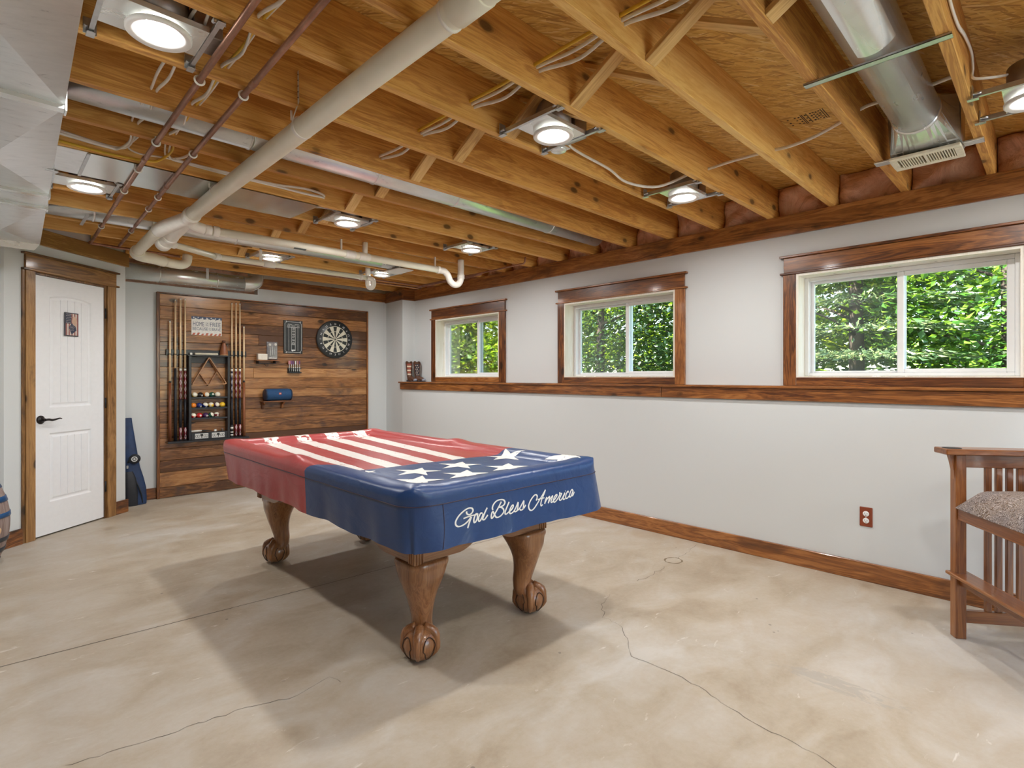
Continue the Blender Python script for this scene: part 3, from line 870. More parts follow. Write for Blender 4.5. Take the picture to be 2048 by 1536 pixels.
# round duct along the back wall
t = round_duct('round_duct', 'short round metal duct lying along the top of the back wall', .93, 2.06, 6.385, 2.292, .082, (1.25, 1.78), (), galv_m)
m = MB(); m.tube(catmull([(2.05, 6.385, 2.292), (2.13, 6.385, 2.300), (2.185, 6.40, 2.335), (2.20, 6.42, 2.40)], 6), .083, 32); m.build('elbow', galv_m, t)
m = MB(); m.box(1.66, 1.685, 6.295, 6.298, 2.28, 2.41); m.build('hanger_strap', steel_m, t)
struct(MB().box(.92, 2.249, 6.605, 6.62, 2.2, 2.45), 'trim_6', insul_m)

# ------------------------------------------------------------------ white drain pipes
def hub(mb, p, d, r, l=.05, e=.006):
    p, d = V(p), V(d).normalized()
    mb.tube([p - d * l / 2, p - d * (l / 2 - .002), p + d * (l / 2 - .002), p + d * l / 2], [r + e - .002, r + e, r + e, r + e - .002], 28)
t = thing('drain_pipe', 'thick cream drain pipe running diagonally across the ceiling toward the camera', 'pipe', (1.0, 2.4, 2.30), 0, 'drain pipes')
rp = .0445
mp = MB(); mp.tube([(1.030, .2, 2.345), (1.004, 1.293, 2.345), (.985, 3.49, 2.337), (.984, 4.06, 2.330)], rp, 32); mp.build('pipe_run', pvc_m, t)
for y, x in ((1.293, 1.004), (2.325, .993), (3.491, .985)):
    m = MB(); hub(m, (x, y, 2.343), (0, 1, 0), rp, .012, .004)
    if y > 2: m.tube([(x - .048, y, 2.36), (x - .05, y, 2.40)], .005, 8)
    m.build('hanger_ring', pvcw_m, t)
m = MB(); hub(m, (1.004, 1.20, 2.345), (0, 1, 0), rp, .13, .006); m.build('coupling', pvc_m, t)
m = MB(); m.tube(catmull([(.984, 4.02, 2.331), (.984, 4.20, 2.322), (.972, 4.45, 2.292), (.962, 4.62, 2.268), (.958, 4.70, 2.258)], 6), rp + .004, 28)
hub(m, (.984, 4.06, 2.33), (0, 1, 0), rp, .05, .008); hub(m, (.966, 4.56, 2.275), (-.02, 1, -.13), rp, .05, .008)
m.tube(catmull([(.984, 4.14, 2.325), (.93, 4.32, 2.312), (.895, 4.44, 2.302), (.885, 4.52, 2.298)], 6), rp + .003, 28)
m.tube(catmull([(.984, 4.14, 2.318), (1.03, 4.195, 2.300), (1.10, 4.205, 2.285)], 6), .036, 24)
m.build('wye_fitting', pvcw_m, t)
m = MB(); m.tube([(.961, 4.66, 2.262), (.957, 4.745, 2.252)], rp + .010, 28); m.box(.94, .975, 4.742, 4.760, 2.236, 2.268, .003); m.build('cleanout_plug', pvcw_m, t)
ms = MB()
m = MB(); m.tube(catmull([(.885, 4.50, 2.299), (.890, 4.9, 2.295), (.897, 5.34, 2.288)], 4), rp - .004, 28); m.build('branch_run', pvc_m, t)
m = MB(); m.tube(catmull([(.897, 5.30, 2.288), (.902, 5.42, 2.286), (.95, 5.50, 2.284), (1.05, 5.54, 2.282), (1.14, 5.60, 2.280)], 6), rp + .002, 28); hub(m, (.897, 5.33, 2.288), (0, 1, 0), rp, .04, .006); hub(m, (1.12, 5.588, 2.28), (.8, .5, 0), rp - .006, .04, .006)
m.tube(catmull([(1.14, 5.60, 2.280), (1.22, 5.64, 2.279), (1.29, 5.67, 2.285), (1.335, 5.69, 2.318), (1.345, 5.695, 2.385)], 6), rp - .004, 28); m.build('elbow', pvc_m, t)

t = thing('drain_pipe', 'horizontal cream drain pipe ending in a white trap by the corner', 'pipe', (2.0, 4.2, 2.25), 0, 'drain pipes')
m = MB(); m.tube([(1.07, 4.207, 2.286), (2.47, 4.20, 2.285), (3.16, 4.20, 2.283)], .0305, 26); m.build('pipe_run', pvc_m, t)
for x, l_ in ((1.12, .04), (1.17, .04), (2.20, .09), (3.12, .03)):
    m = MB(); hub(m, (x, 4.203, 2.285), (1, 0, 0), .0305, l_, .0055); m.build('coupling', pvcw_m, t)
m = MB(); hub(m, (2.33, 4.2, 2.285), (1, 0, 0), .0305, .10, .005); m.tube([(2.34, 4.2, 2.30), (2.34, 4.2, 2.41)], .022, 18); m.build('tee_fitting', pvcw_m, t)
m = MB(); m.tube(catmull([(3.13, 4.2, 2.283), (3.19, 4.2, 2.279), (3.235, 4.2, 2.245), (3.262, 4.2, 2.195), (3.31, 4.2, 2.165), (3.365, 4.2, 2.175), (3.395, 4.2, 2.225), (3.398, 4.2, 2.29), (3.398, 4.2, 2.42)], 7), .0315, 24)
hub(m, (3.398, 4.2, 2.252), (0, 0, 1), .0315, .04, .005); m.build('trap', pvcw_m, t)
for x in (2.12, 3.08):
    m = MB(); m.box(x - .006, x + .006, 4.193, 4.207, 2.31, 2.40); m.build('hanger_strap', pvcw_m, t)
m = MB(); m.grid([[(1.72 + .012 * i, 4.20 - .0312 * math.sin(a), 2.285 + -.0312 * math.cos(a)) for a in [(-.1 + .8 * j / 6) for j in range(7)]] for i in range(9)]); m.build('sticker', plain('sticker_print', (.10, .12, .12), .5), t, fix=False)

t = thing('drain_pipe', 'thin cream drain pipe angling then running straight to a small trap', 'pipe', (2.0, 5.03, 2.25), 0, 'drain pipes')
m = MB(); m.tube([(.985, 4.72, 2.262), (1.05, 4.78, 2.268), (1.40, 5.02, 2.272)], .024, 22); m.tube([(1.38, 5.01, 2.272), (1.47, 5.035, 2.273), (2.84, 5.00, 2.271)], .024, 22); m.build('pipe_run', pvc_m, t)
for p_, d_, l_ in (((1.405, 5.020, 2.272), (.8, .35, 0), .05), ((1.84, 5.026, 2.272), (1, 0, 0), .10), ((2.74, 5.003, 2.271), (1, 0, 0), .03), ((1.02, 4.755, 2.266), (.7, .6, 0), .05)):
    m = MB(); hub(m, p_, d_, .024, l_, .0065); m.build('coupling', pvcw_m, t)
m = MB(); m.tube(catmull([(2.80, 5.0, 2.271), (2.865, 5.0, 2.262), (2.885, 5.005, 2.225), (2.89, 5.04, 2.190), (2.89, 5.10, 2.195), (2.89, 5.13, 2.24), (2.89, 5.13, 2.41)], 7), .026, 20); m.build('trap', pvcw_m, t)
m = MB(); m.box(1.755, 1.775, 5.02, 5.034, 2.29, 2.40); m.build('hanger_strap', pvcw_m, t)
# perforated plastic strap holding the thick pipe
t = thing('pipe_strap', 'perforated cream strap holding the thick drain pipe to a joist', 'strap', (.99, 2.40, 2.40))
m = MB(); m.M = None
pts = [(.936, 2.235, 2.533), (.937, 2.234, 2.40), (.942, 2.30, 2.36)] + [(.993 + .0475 * math.cos(a), 2.33, 2.343 + .0475 * math.sin(a)) for a in [PI + .25 + k * .26 for k in range(15)]]
rows = [[(p[0], p[1] - .007, p[2]) for p in pts], [(p[0], p[1] + .007, p[2]) for p in pts]]
m.grid(rows); rows2 = [[(p[0] - .0015, p[1], p[2]) for p in r_] for r_ in rows]; m.grid(rows2); m.build('strap', pvcw_m, t, fix=False)
m = MB()
for k in range(5): m.cyl((.9335, 2.2345, 2.42 + .024 * k), (.9355, 2.2345, 2.42 + .024 * k), .0028, n=8)
m.build('strap_holes', black2_m, t)

# ------------------------------------------------------------------ copper pipes
for nm, lab, x_, cl_ in (('a', 'left copper water pipe hung under the joists', lambda y: .575 + .006 * (y - 1.7) + (.012 * max(0, y - 3.2)), (2.28, 3.03, 3.49, 3.95, 5.0)),
                         ('b', 'right copper water pipe hung under the joists, next to thick drain', lambda y: .722 + .016 * (y - 1.5) + (.012 * max(0, y - 3.2)), (2.28, 3.06, 3.95, 4.27, 5.0))):
    t = thing('copper_pipe', lab, 'pipe', (x_(3), 3.0, 2.36), 0, 'copper pipes')
    m = MB(); m.tube([(x_(y), y, 2.372) for y in (-.4, 1.0, 2.0, 3.0, 4.0, 5.0, 5.62)], .0115, 16)
    for y in ((2.16, 3.7) if nm == 'b' else (3.3, 4.3)): hub(m, (x_(y), y, 2.372), (0, 1, 0), .0115, .045, .0018)
    if nm == 'a':
        m.tube(catmull([(x_(5.6), 5.60, 2.372), (x_(5.6), 5.66, 2.372), (x_(5.6) + .06, 5.70, 2.372), (1.3, 5.76, 2.375)], 5), .0115, 14)
    m.build('pipe_run', copper_m, t)
    for y in cl_:
        m = MB(); m.tube([(x_(y) + .0165 * math.cos(a), y, 2.372 + .0165 * math.sin(a)) for a in [k * 2 * PI / 16 for k in range(17)]], .0042, 8, cap=False); m.box(x_(y) - .005, x_(y) + .005, y - .005, y + .005, 2.386, 2.40)
        m.build('pipe_clip', pvcw_m, t)
t = thing('copper_pipe', 'small copper pipe bending along the wall beam in the far corner', 'pipe', (3.8, 5.0, 2.37), 0, 'copper pipes')
m = MB(); m.tube(catmull([(1.6, 5.50, 2.366), (3.70, 5.50, 2.366), (3.79, 5.49, 2.366), (3.80, 5.40, 2.366), (3.80, 4.3, 2.366), (3.78, 3.78, 2.366), (3.79, 3.70, 2.372), (3.80, 3.69, 2.43)], 5), .009, 12); m.build('pipe_run', copper_m, t)
t = thing('copper_pipe', 'second small copper pipe running left from the far corner beam', 'pipe', (3.0, 5.63, 2.36), 0, 'copper pipes')
m = MB(); m.tube(catmull([(1.7, 5.64, 2.366), (3.74, 5.64, 2.366), (3.84, 5.63, 2.366), (3.85, 5.52, 2.366), (3.85, 4.4, 2.366)], 5), .009, 12); m.build('pipe_run', copper_m, t)

# ------------------------------------------------------------------ electrical cables
def cable(label, pts, m, r=.0084, flat=.55, n=6, group='electrical cables'):
    mb = MB(); P = catmull(pts, n); c = P[len(P) // 2]
    mb.tube(P, r, 8, sx=flat)
    return tag(mb.build('electrical_cable', m, loc=tuple(P[0])), label, 'cable', group)
def run(x, ys, z, sag, dx=0):
    out = []
    for a, b in zip(ys[:-1], ys[1:]):
        out.append((x + rnd.uniform(-.003, .003), a, z + rnd.uniform(-.003, .003)))
        out.append((x + dx + rnd.uniform(-.006, .006), (a + b) / 2, z - sag))
    out.append((x, ys[-1], z)); return out
yj = [.27 + .397 * k for k in range(16)]
cable('yellow cable crossing joist bays right of the thick drain pipe', run(1.540, yj[1:6], 2.478, .004, .0), cable_y)
cable('white cable beside the yellow one right of the thick drain pipe', run(1.556, yj[1:7], 2.472, .008, .006), cable_w)
cable('lower white cable sagging below the yellow one right of the drain pipe', run(1.570, yj[1:7], 2.464, .020, .015), cable_w)
cable('left white cable looping through joists beside the left copper pipe', run(.490, yj[4:8], 2.450, .014, -.006) + [(.515, 3.25, 2.43), (.49, 3.40, 2.428), (.45, 3.418, 2.430), (.36, 3.420, 2.434), (.1, 3.420, 2.455)], cable_w)
cable('second left white cable looping through joists by the left copper pipe', run(.512, yj[4:8], 2.444, .016, .008) + [(.535, 3.25, 2.46), (.53, 3.40, 2.452), (.48, 3.421, 2.438), (.36, 3.421, 2.443), (.1, 3.421, 2.475)], cable_w)
cable('yellow cable dropping between the two copper pipes then running left', run(.655, yj[3:8], 2.440, .014, .004) + [(.70, 3.25, 2.44), (.675, 3.41, 2.425), (.62, 3.424, 2.408), (.46, 3.424, 2.398), (.26, 3.424, 2.404), (.1, 3.424, 2.41)], cable_y)
cable('white cable between the copper pipes turning toward the sheet pan', run(.640, yj[3:8], 2.436, .022, .014) + [(.665, 3.22, 2.48), (.70, 3.41, 2.456), (.76, 3.423, 2.450), (1.0, 3.423, 2.448), (1.26, 3.423, 2.447), (1.48, 3.42, 2.468), (1.605, 3.421, 2.455), (1.615, 3.50, 2.45)], cable_w)
cable('second white cable between the copper pipes ending in a loop at right', run(.668, yj[3:8], 2.445, .010, -.004) + [(.69, 3.24, 2.47), (.72, 3.41, 2.452), (.80, 3.4235, 2.446), (1.0, 3.4235, 2.440), (1.27, 3.4235, 2.440), (1.48, 3.42, 2.436), (1.60, 3.421, 2.440), (1.61, 3.50, 2.445)], cable_w)
cable('white cable fed from under the joist above the yellow cable at left', [(.55, 3.07, 2.46), (.545, 3.2, 2.45), (.535, 3.40, 2.462), (.545, 3.424, 2.445), (.60, 3.424, 2.436), (.70, 3.424, 2.448), (.82, 3.424, 2.452), (1.05, 3.424, 2.452)], cable_w)
cable('short white cable coming down beside the right copper pipe', [(.86, 3.075, 2.47), (.845, 3.25, 2.49), (.83, 3.40, 2.506), (.79, 3.42, 2.475), (.747, 3.422, 2.455)], cable_w)
cable('white cable snaking from the bay above the pool table to next lamp', [(2.06, 1.72, 2.42), (2.25, 1.80, 2.45), (2.55, 1.815, 2.445), (2.72, 1.80, 2.405), (2.90, 1.70, 2.40), (2.99, 1.52, 2.46), (3.026, 1.447, 2.470), (3.00, 1.28, 2.465), (2.985, 1.10, 2.455), (2.967, 1.05, 2.447)], cable_w)
cable('white cable sagging between the second and third joists', [(2.967, 1.06, 2.447), (2.95, .98, 2.435), (2.93, .85, 2.44), (2.92, .70, 2.48), (2.91, .653, 2.496), (2.90, .60, 2.50), (2.89, .45, 2.495), (2.87, .30, 2.50), (2.86, .27, 2.5)], cable_w)
cable('white cable dropping down the face of the first joist at upper right', [(2.10, .248, 2.50), (2.215, .250, 2.465), (2.398, .249, 2.467), (2.56, .248, 2.505), (2.73, .248, 2.535), (2.80, .247, 2.53), (2.835, .247, 2.49), (2.83, .246, 2.45), (2.85, .20, 2.44), (2.90, .15, 2.45)], cable_w)
cable('white cable from the drain pipe lamp to the sheet pan edge', [(1.80, 3.60, 2.43), (1.70, 3.62, 2.44), (1.62, 3.66, 2.435), (1.56, 3.74, 2.42), (1.47, 3.815, 2.405), (1.37, 3.80, 2.40)], cable_w)

# ------------------------------------------------------------------ pool table
pt = thing('pool_table', 'oak pool table on carved claw-and-ball legs under a flag cover', 'pool table', (1.725, 2.85, 0))
TX0, TX1, TY0, TY1 = 1.31, 2.14, 1.93, 3.77
fr = MB()
def apron(p0, p1, nrm, up=.085):
    p0, p1 = V(p0), V(p1); d = p1 - p0; L = d.length; n = 40
    rows = [[], []]
    for i in range(n + 1):
        t_ = i / n; e = min(t_, 1 - t_) * L
        e0 = .24; q = min(1, max(0, (e - e0) / .22)); q = q * q * (3 - 2 * q)
        b = p0 + d * t_
        rows[0].append((b.x, b.y, .446 + up * q)); rows[1].append((b.x, b.y, .72))
    fr.grid(rows, smooth=False)
    nv = V(nrm) * .03
    fr.grid([[(p[0] + nv.x, p[1] + nv.y, p[2]) for p in r_] for r_ in rows], smooth=False)
    fr.grid([rows[0], [(p[0] + nv.x, p[1] + nv.y, p[2]) for p in rows[0]]], smooth=False)
apron((TX0, TY0, 0), (TX1, TY0, 0), (0, 1, 0)); fr.build('end_apron', oak_m[0], pt)
fr = MB(); apron((TX0, TY1, 0), (TX1, TY1, 0), (0, -1, 0)); fr.build('end_apron', oak_m[0], pt)
fr = MB(); apron((TX0, TY0, 0), (TX0, TY1, 0), (1, 0, 0), .06); fr.build('side_apron', oak_m[1], pt)
fr = MB(); apron((TX1, TY0, 0), (TX1, TY1, 0), (-1, 0, 0), .06); fr.build('side_apron', oak_m[1], pt)
for (x, y) in ((TX0, TY0), (TX1, TY0), (TX0, TY1), (TX1, TY1)):
    sx, sy = (1 if x < 1.7 else -1), (1 if y < 2.8 else -1)
    c = MB(); c.box(x - .006 * sx, x + .045 * sx, y - .006 * sy, y + .045 * sy, .442, .72, .003)
    for k in range(3):
        u = .006 + .014 * k
        c.tube([(x + u * sx, y - .007 * sy, .446), (x + u * sx, y - .007 * sy, .72)], .0035, 6); c.tube([(x - .007 * sx, y + u * sy, .446), (x - .007 * sx, y + u * sy, .72)], .0035, 6)
    c.build('corner_post', oak_m[2], pt)
MB().box(1.165, 2.285, 1.735, 3.94, .70, .772, .02).build('table_top', oak_m[1], pt)
def leg_mesh():
    m = MB()
    prof = [(.446, -.003, .100, .100), (.440, -.003, .113, .113), (.425, -.002, .116, .116), (.405, .000, .108, .110), (.365, .010, .095, .100), (.320, .012, .078, .083), (.275, .010, .066, .067), (.225, .002, .056, .055), (.175, -.008, .050, .047), (.145, -.006, .050, .047), (.125, .004, .058, .054), (.108, .018, .066, .062), (.085, .026, .064, .062), (.060, .030, .055, .055)]
    rows = []; n = 36
    zs = []
    P = catmull([(p[0], p[1], p[2]) for p in prof], 4); Q = catmull([(p[3], 0, 0) for p in prof], 4)
    for p, q in zip(P, Q):
        z, cu, ru, rw = p.x, p.y, p.z, q.x
        k = max(0, min(1, (z - .30) / .14))       # squarer towards the top
        row = []
        for a in range(n):
            th = 2 * PI * a / n; c, s = math.cos(th), math.sin(th)
            e = 1 / (max(abs(c * .707 + s * .707), abs(c * .707 - s * .707)) * 1.1 + .02)
            f = (1 - k) + k * min(1.05, e)
            row.append((cu + ru * c * f, rw * s * f, z))
        rows.append(row)
    m.grid(rows, closed=True)
    m._add([rows[0][a] for a in range(n)], [list(range(n))])
    return m
def claw_mesh():
    m = MB(); c = V((.032, 0, .074)); r = .074
    m.sphere(c, r, 28, 18, (1.04, 1.02, 1.0))
    return m
def talon_mesh():
    m = MB(); c = V((.032, 0, .074)); r = .078
    for az in (0, 88, -88, 180):
        a = R(az); pts, rad = [], []
        for k in range(12):
            ph = R(14 + 140 * k / 11); bump = .006 * math.exp(-((k - 3.2) / 1.4) ** 2) + .006 * math.exp(-((k - 7) / 1.2) ** 2)
            rr = r + bump - .006
            pts.append(c + V((math.sin(ph) * math.cos(a) * rr * 1.03, math.sin(ph) * math.sin(a) * rr, math.cos(ph) * rr)))
            rad.append(.023 - .0013 * k + .003 * math.exp(-((k - 3) / 1.3) ** 2))
        rad[-1] = .004; rad[-2] = .008; pts[-1] = pts[-1] + V((0, 0, .002))
        m.tube(pts, rad, 14)
    return m
groove_m = plain('carved_groove', (.045, .018, .008), .5)
lroot = None
for (x, y) in ((1.400, 2.010), (2.050, 2.005), (1.425, 3.690), (2.065, 3.690)):
    ang = math.atan2(y - 2.85, x - 1.725)
    ang = R([-135, -45, 135, 45][[(1.400, 2.010), (2.050, 2.005), (1.425, 3.690), (2.065, 3.690)].index((x, y))])
    lp = (x - 1.725, y - 2.85, 0)
    o = leg_mesh().build('leg', oak_m[2], pt, world=False, loc=lp, rot=(0, 0, ang))
    claw_mesh().build('ball_foot', oak_m[2], o, world=False)
    talon_mesh().build('talons', oak_m[2], o, world=False)
    g = MB(); c = V((.032, 0, .074))
    for az in (44, -44, 134, -134):     # carved oval outline between the talons
        ring = []
        for k in range(29):
            a = 2 * PI * k / 28; da = R(24) * math.cos(a) * (1 if math.sin(a) > 0 else .75); ph = R(96 - 40 * math.sin(a))
            rr = .0765; aa = R(az) + da
            ring.append(c + V((math.sin(ph) * math.cos(aa) * rr * 1.04, math.sin(ph) * math.sin(aa) * rr * 1.02, max(-.072, math.cos(ph) * rr))))
        g.tube(ring, .0022, 6, cap=False)
    g.build('carved_outline', groove_m, o, world=False)

# ------------------------------------------------------------------ fitted flag cover
CX0, CX1, CY0, CY1 = 1.128, 2.325, 1.695, 3.985
CXc, CYc, CHX, CHY = (CX0 + CX1) / 2, (CY0 + CY1) / 2, (CX1 - CX0) / 2, (CY1 - CY0) / 2
RC = .105
BRD = [(1.0, 2.62), (1.128, 2.62), (1.16, 2.56), (1.2, 2.49), (1.30, 2.435), (1.43, 2.41), (1.77, 2.39), (2.0, 2.36), (2.2, 2.33), (2.4, 2.31)]
def border(x):
    for (a, ya), (b, yb) in zip(BRD[:-1], BRD[1:]):
        if x <= b: return ya + (yb - ya) * (x - a) / (b - a)
    return BRD[-1][1]
def ztop(d):
    K = [(0, .786), (.006, .802), (.016, .813), (.035, .820), (.075, .823), (.105, .820), (.125, .811), (.145, .797), (.165, .790), (.20, .788), (2, .787)]
    for (a, za), (b, zb) in zip(K[:-1], K[1:]):
        if d <= b: return za + (zb - za) * (d - a) / (b - a)
    return .787
def ring(d, ns=54, nl=104, nc=14):
    hx, hy = CHX - d, CHY - d; r = max(RC - d * .9, .004); r = min(r, hx, hy)
    out = []
    def arc(cx, cy, a0):
        for k in range(nc): 
            a = a0 + PI / 2 * k / nc; out.append((cx + r * math.cos(a), cy + r * math.sin(a), math.cos(a), math.sin(a)))
    def seg(p, q, n, nx, ny):
        for k in range(n): out.append((p[0] + (q[0] - p[0]) * k / n, p[1] + (q[1] - p[1]) * k / n, nx, ny))
    seg((-hx + r, -hy), (hx - r, -hy), ns, 0, -1); arc(hx - r, -hy + r, -PI / 2)
    seg((hx, -hy + r), (hx, hy - r), nl, 1, 0); arc(hx - r, hy - r, 0)
    seg((hx - r, hy), (-hx + r, hy), ns, 0, 1); arc(-hx + r, hy - r, PI / 2)
    seg((-hx, hy - r), (-hx, -hy + r), nl, -1, 0); arc(-hx + r, -hy + r, PI)
    return [(CXc + a, CYc + b, nx, ny) for (a, b, nx, ny) in out]
def fold(x, y, nx, ny, f):
    """outward push of the skirt, f = 0 at the rail, 1 at the hem"""
    s = x * 1.0 + y * 1.0
    dl = math.hypot(abs(x - CXc) - CHX + RC * .3, abs(y - CYc) - CHY + RC * .3)
    corner = math.exp(-(dl / .13) ** 2)
    if abs(ny) > .7:   # short ends
        u = x
        rip = .55 * math.sin(31 * u + .6) + .45 * math.sin(53 * u + 2.1)
        amp = .0045
    else:
        u = y
        rip = .8 * math.sin(14 * u + 1.0 + 1.4 * math.sin(3.1 * u)) + .35 * math.sin(33 * u + .4) + .12 * math.sin(59 * u)
        amp = .0062
    if ny < -.7: base_ = .004 + .036 * max(0, x - CX0) / (CX1 - CX0)
    elif nx < -.7: base_ = -.012
    elif nx > .7: base_ = .012
    else: base_ = .0
    r = amp * rip * f ** 1.2 + base_ * f
    dx_, dy_ = x - CXc, y - CYc
    th = math.atan2(dy_ / CHY, dx_ / CHX)
    r += corner * (.016 * f ** .8 * math.cos(26 * (th)) + (-.034 if x < CXc else .006) * f)
    return r
rows, uvs = [], []
mid_bump = lambda x, y: .016 * math.exp(-((y - CYc - .0) / .085) ** 2) * math.exp(-((abs(x - CXc) - CHX + .055) / .055) ** 2) + .010 * math.exp(-((math.hypot(abs(x - CXc) - CHX + .07, abs(y - CYc) - CHY + .07)) / .07) ** 2)
def cz(x, y):
    d = min(x - CX0, CX1 - x, y - CY0, CY1 - y)
    wr = .0016 * math.sin(21 * x + 9 * y + 2 * math.sin(5 * y)) * math.sin(7 * y - 3 * x) if d > .15 else 0
    return ztop(max(0, d)) + mid_bump(x, y) * min(1, max(0, d) / .03) + wr
rows.append([(CXc, CYc + max(-.55, min(.55, (y - CYc))) , .787) for (x, y, nx, ny) in ring(.590)]); uvs += [(CXc, p[1] - border(CXc)) for p in rows[-1]]
for d in (.590, .54, .48, .42, .36, .31, .26, .22, .19, .175, .165, .155, .145, .135, .125, .115, .105, .09, .075, .055, .035, .025, .016, .010, .006, .002):
    row = []
    for (x, y, nx, ny) in ring(d):
        row.append((x, y, cz(x, y))); uvs.append((x, y - border(x)))
    rows.append(row)
base = ring(0)
ZR, ZM = .786, .574
NS = 22
for k in range(NS + 1):
    f = k / NS; row = []
    for (x, y, nx, ny) in base:
        o_ = fold(x, y, nx, ny, f)
        corner = math.exp(-(math.hypot(abs(x - CXc) - CHX + .02, abs(y - CYc) - CHY + .02) / .16) ** 2)
        z = ZR + (ZM - .012 * corner - ZR) * f + .0035 * math.sin(13 * (x + y)) * f
        row.append((x + nx * o_, y + ny * o_, z)); uvs.append((x, y - border(x)))
    rows.append(row)
cv = MB(); cv.grid(rows, closed=True); cv.uv = uvs
# piping seam around the skirt
f = (ZR - .752) / (ZR - ZM); sp = []
for (x, y, nx, ny) in base:
    o_ = fold(x, y, nx, ny, f) + .0012; sp.append((x + nx * o_, y + ny * o_, .752 + .0035 * math.sin(13 * (x + y)) * f))
sp.append(sp[0]); cv.mi = 2
b0 = len(cv.v); cv.tube(sp, .0022, 6, cap=False); uvs += [(p[0], p[1] - border(min(2.32, p[0]))) for p in cv.v[b0:]]
# vertical corner seam at the near end
b0 = len(cv.v); vs = []
for k in range(14):
    f = .16 + .84 * k / 13; x, y = 1.275, CY0
    vs.append((x + .012 * math.sin(2.6 * f), y - fold(x, y, 0, -1, f) - .0015, ZR + (ZM - ZR) * f))
cv.tube(vs, .002, 6); uvs += [(p[0], -1) for p in cv.v[b0:]]
# printed white stars, lying on the cloth
cv.mi = 1
def star(cx, cy, Rr, rot, cut=None):
    b0 = len(cv.v); edge = []
    for k in range(10):
        r1 = Rr if k % 2 == 0 else Rr * .40; r2 = Rr * .40 if k % 2 == 0 else Rr
        a1, a2 = rot + PI * k / 5, rot + PI * (k + 1) / 5
        p1, p2 = V((r1 * math.cos(a1), r1 * math.sin(a1), 0)), V((r2 * math.cos(a2), r2 * math.sin(a2), 0))
        for j in range(6): edge.append(p1 + (p2 - p1) * j / 6)
    rws = []
    for t_ in (.02, .25, .5, .75, 1.0):
        rw = []
        for e in edge:
            x, y = cx + e.x * t_, cy + e.y * t_
            if x > CX1 - .002: x = CX1 - .002
            rw.append((x, y, cz(x, y) + .0012))
        rws.append(rw)
    cv.grid(rws, closed=True)
    uvs.extend([(p[0], p[1]) for p in cv.v[b0:]])
for (x, y) in ((1.372, 2.000), (1.503, 2.196), (1.628, 1.972), (1.770, 2.202), (1.905, 1.976), (2.140, 2.235), (2.235, 1.865)):
    star(x, y, .122, R(45.6 + rnd.uniform(-3, 3)))
for (x, y, r_, a_) in ((1.330, 2.355, .045, 80), (1.265, 2.385, .03, 20), (1.70, 1.90, .035, 10), (2.02, 1.90, .03, 40), (1.44, 1.885, .04, 70)): star(x, y, r_, R(a_))
b0 = len(cv.v); arcp = [(1.225 + .02 * k, 1.985 - .020 * k - .012 * math.sin(k * .5)) for k in range(8)]
L1, L2 = [], []
for i, (x, y) in enumerate(arcp):
    wv = .009 * math.sin(PI * i / 7) + .001
    L1.append((x + wv, y + wv, cz(x + wv, y + wv) + .0012)); L2.append((x, y, cz(x, y) + .0012))
cv.grid([L1, L2]); uvs += [(p[0], p[1]) for p in cv.v[b0:]]
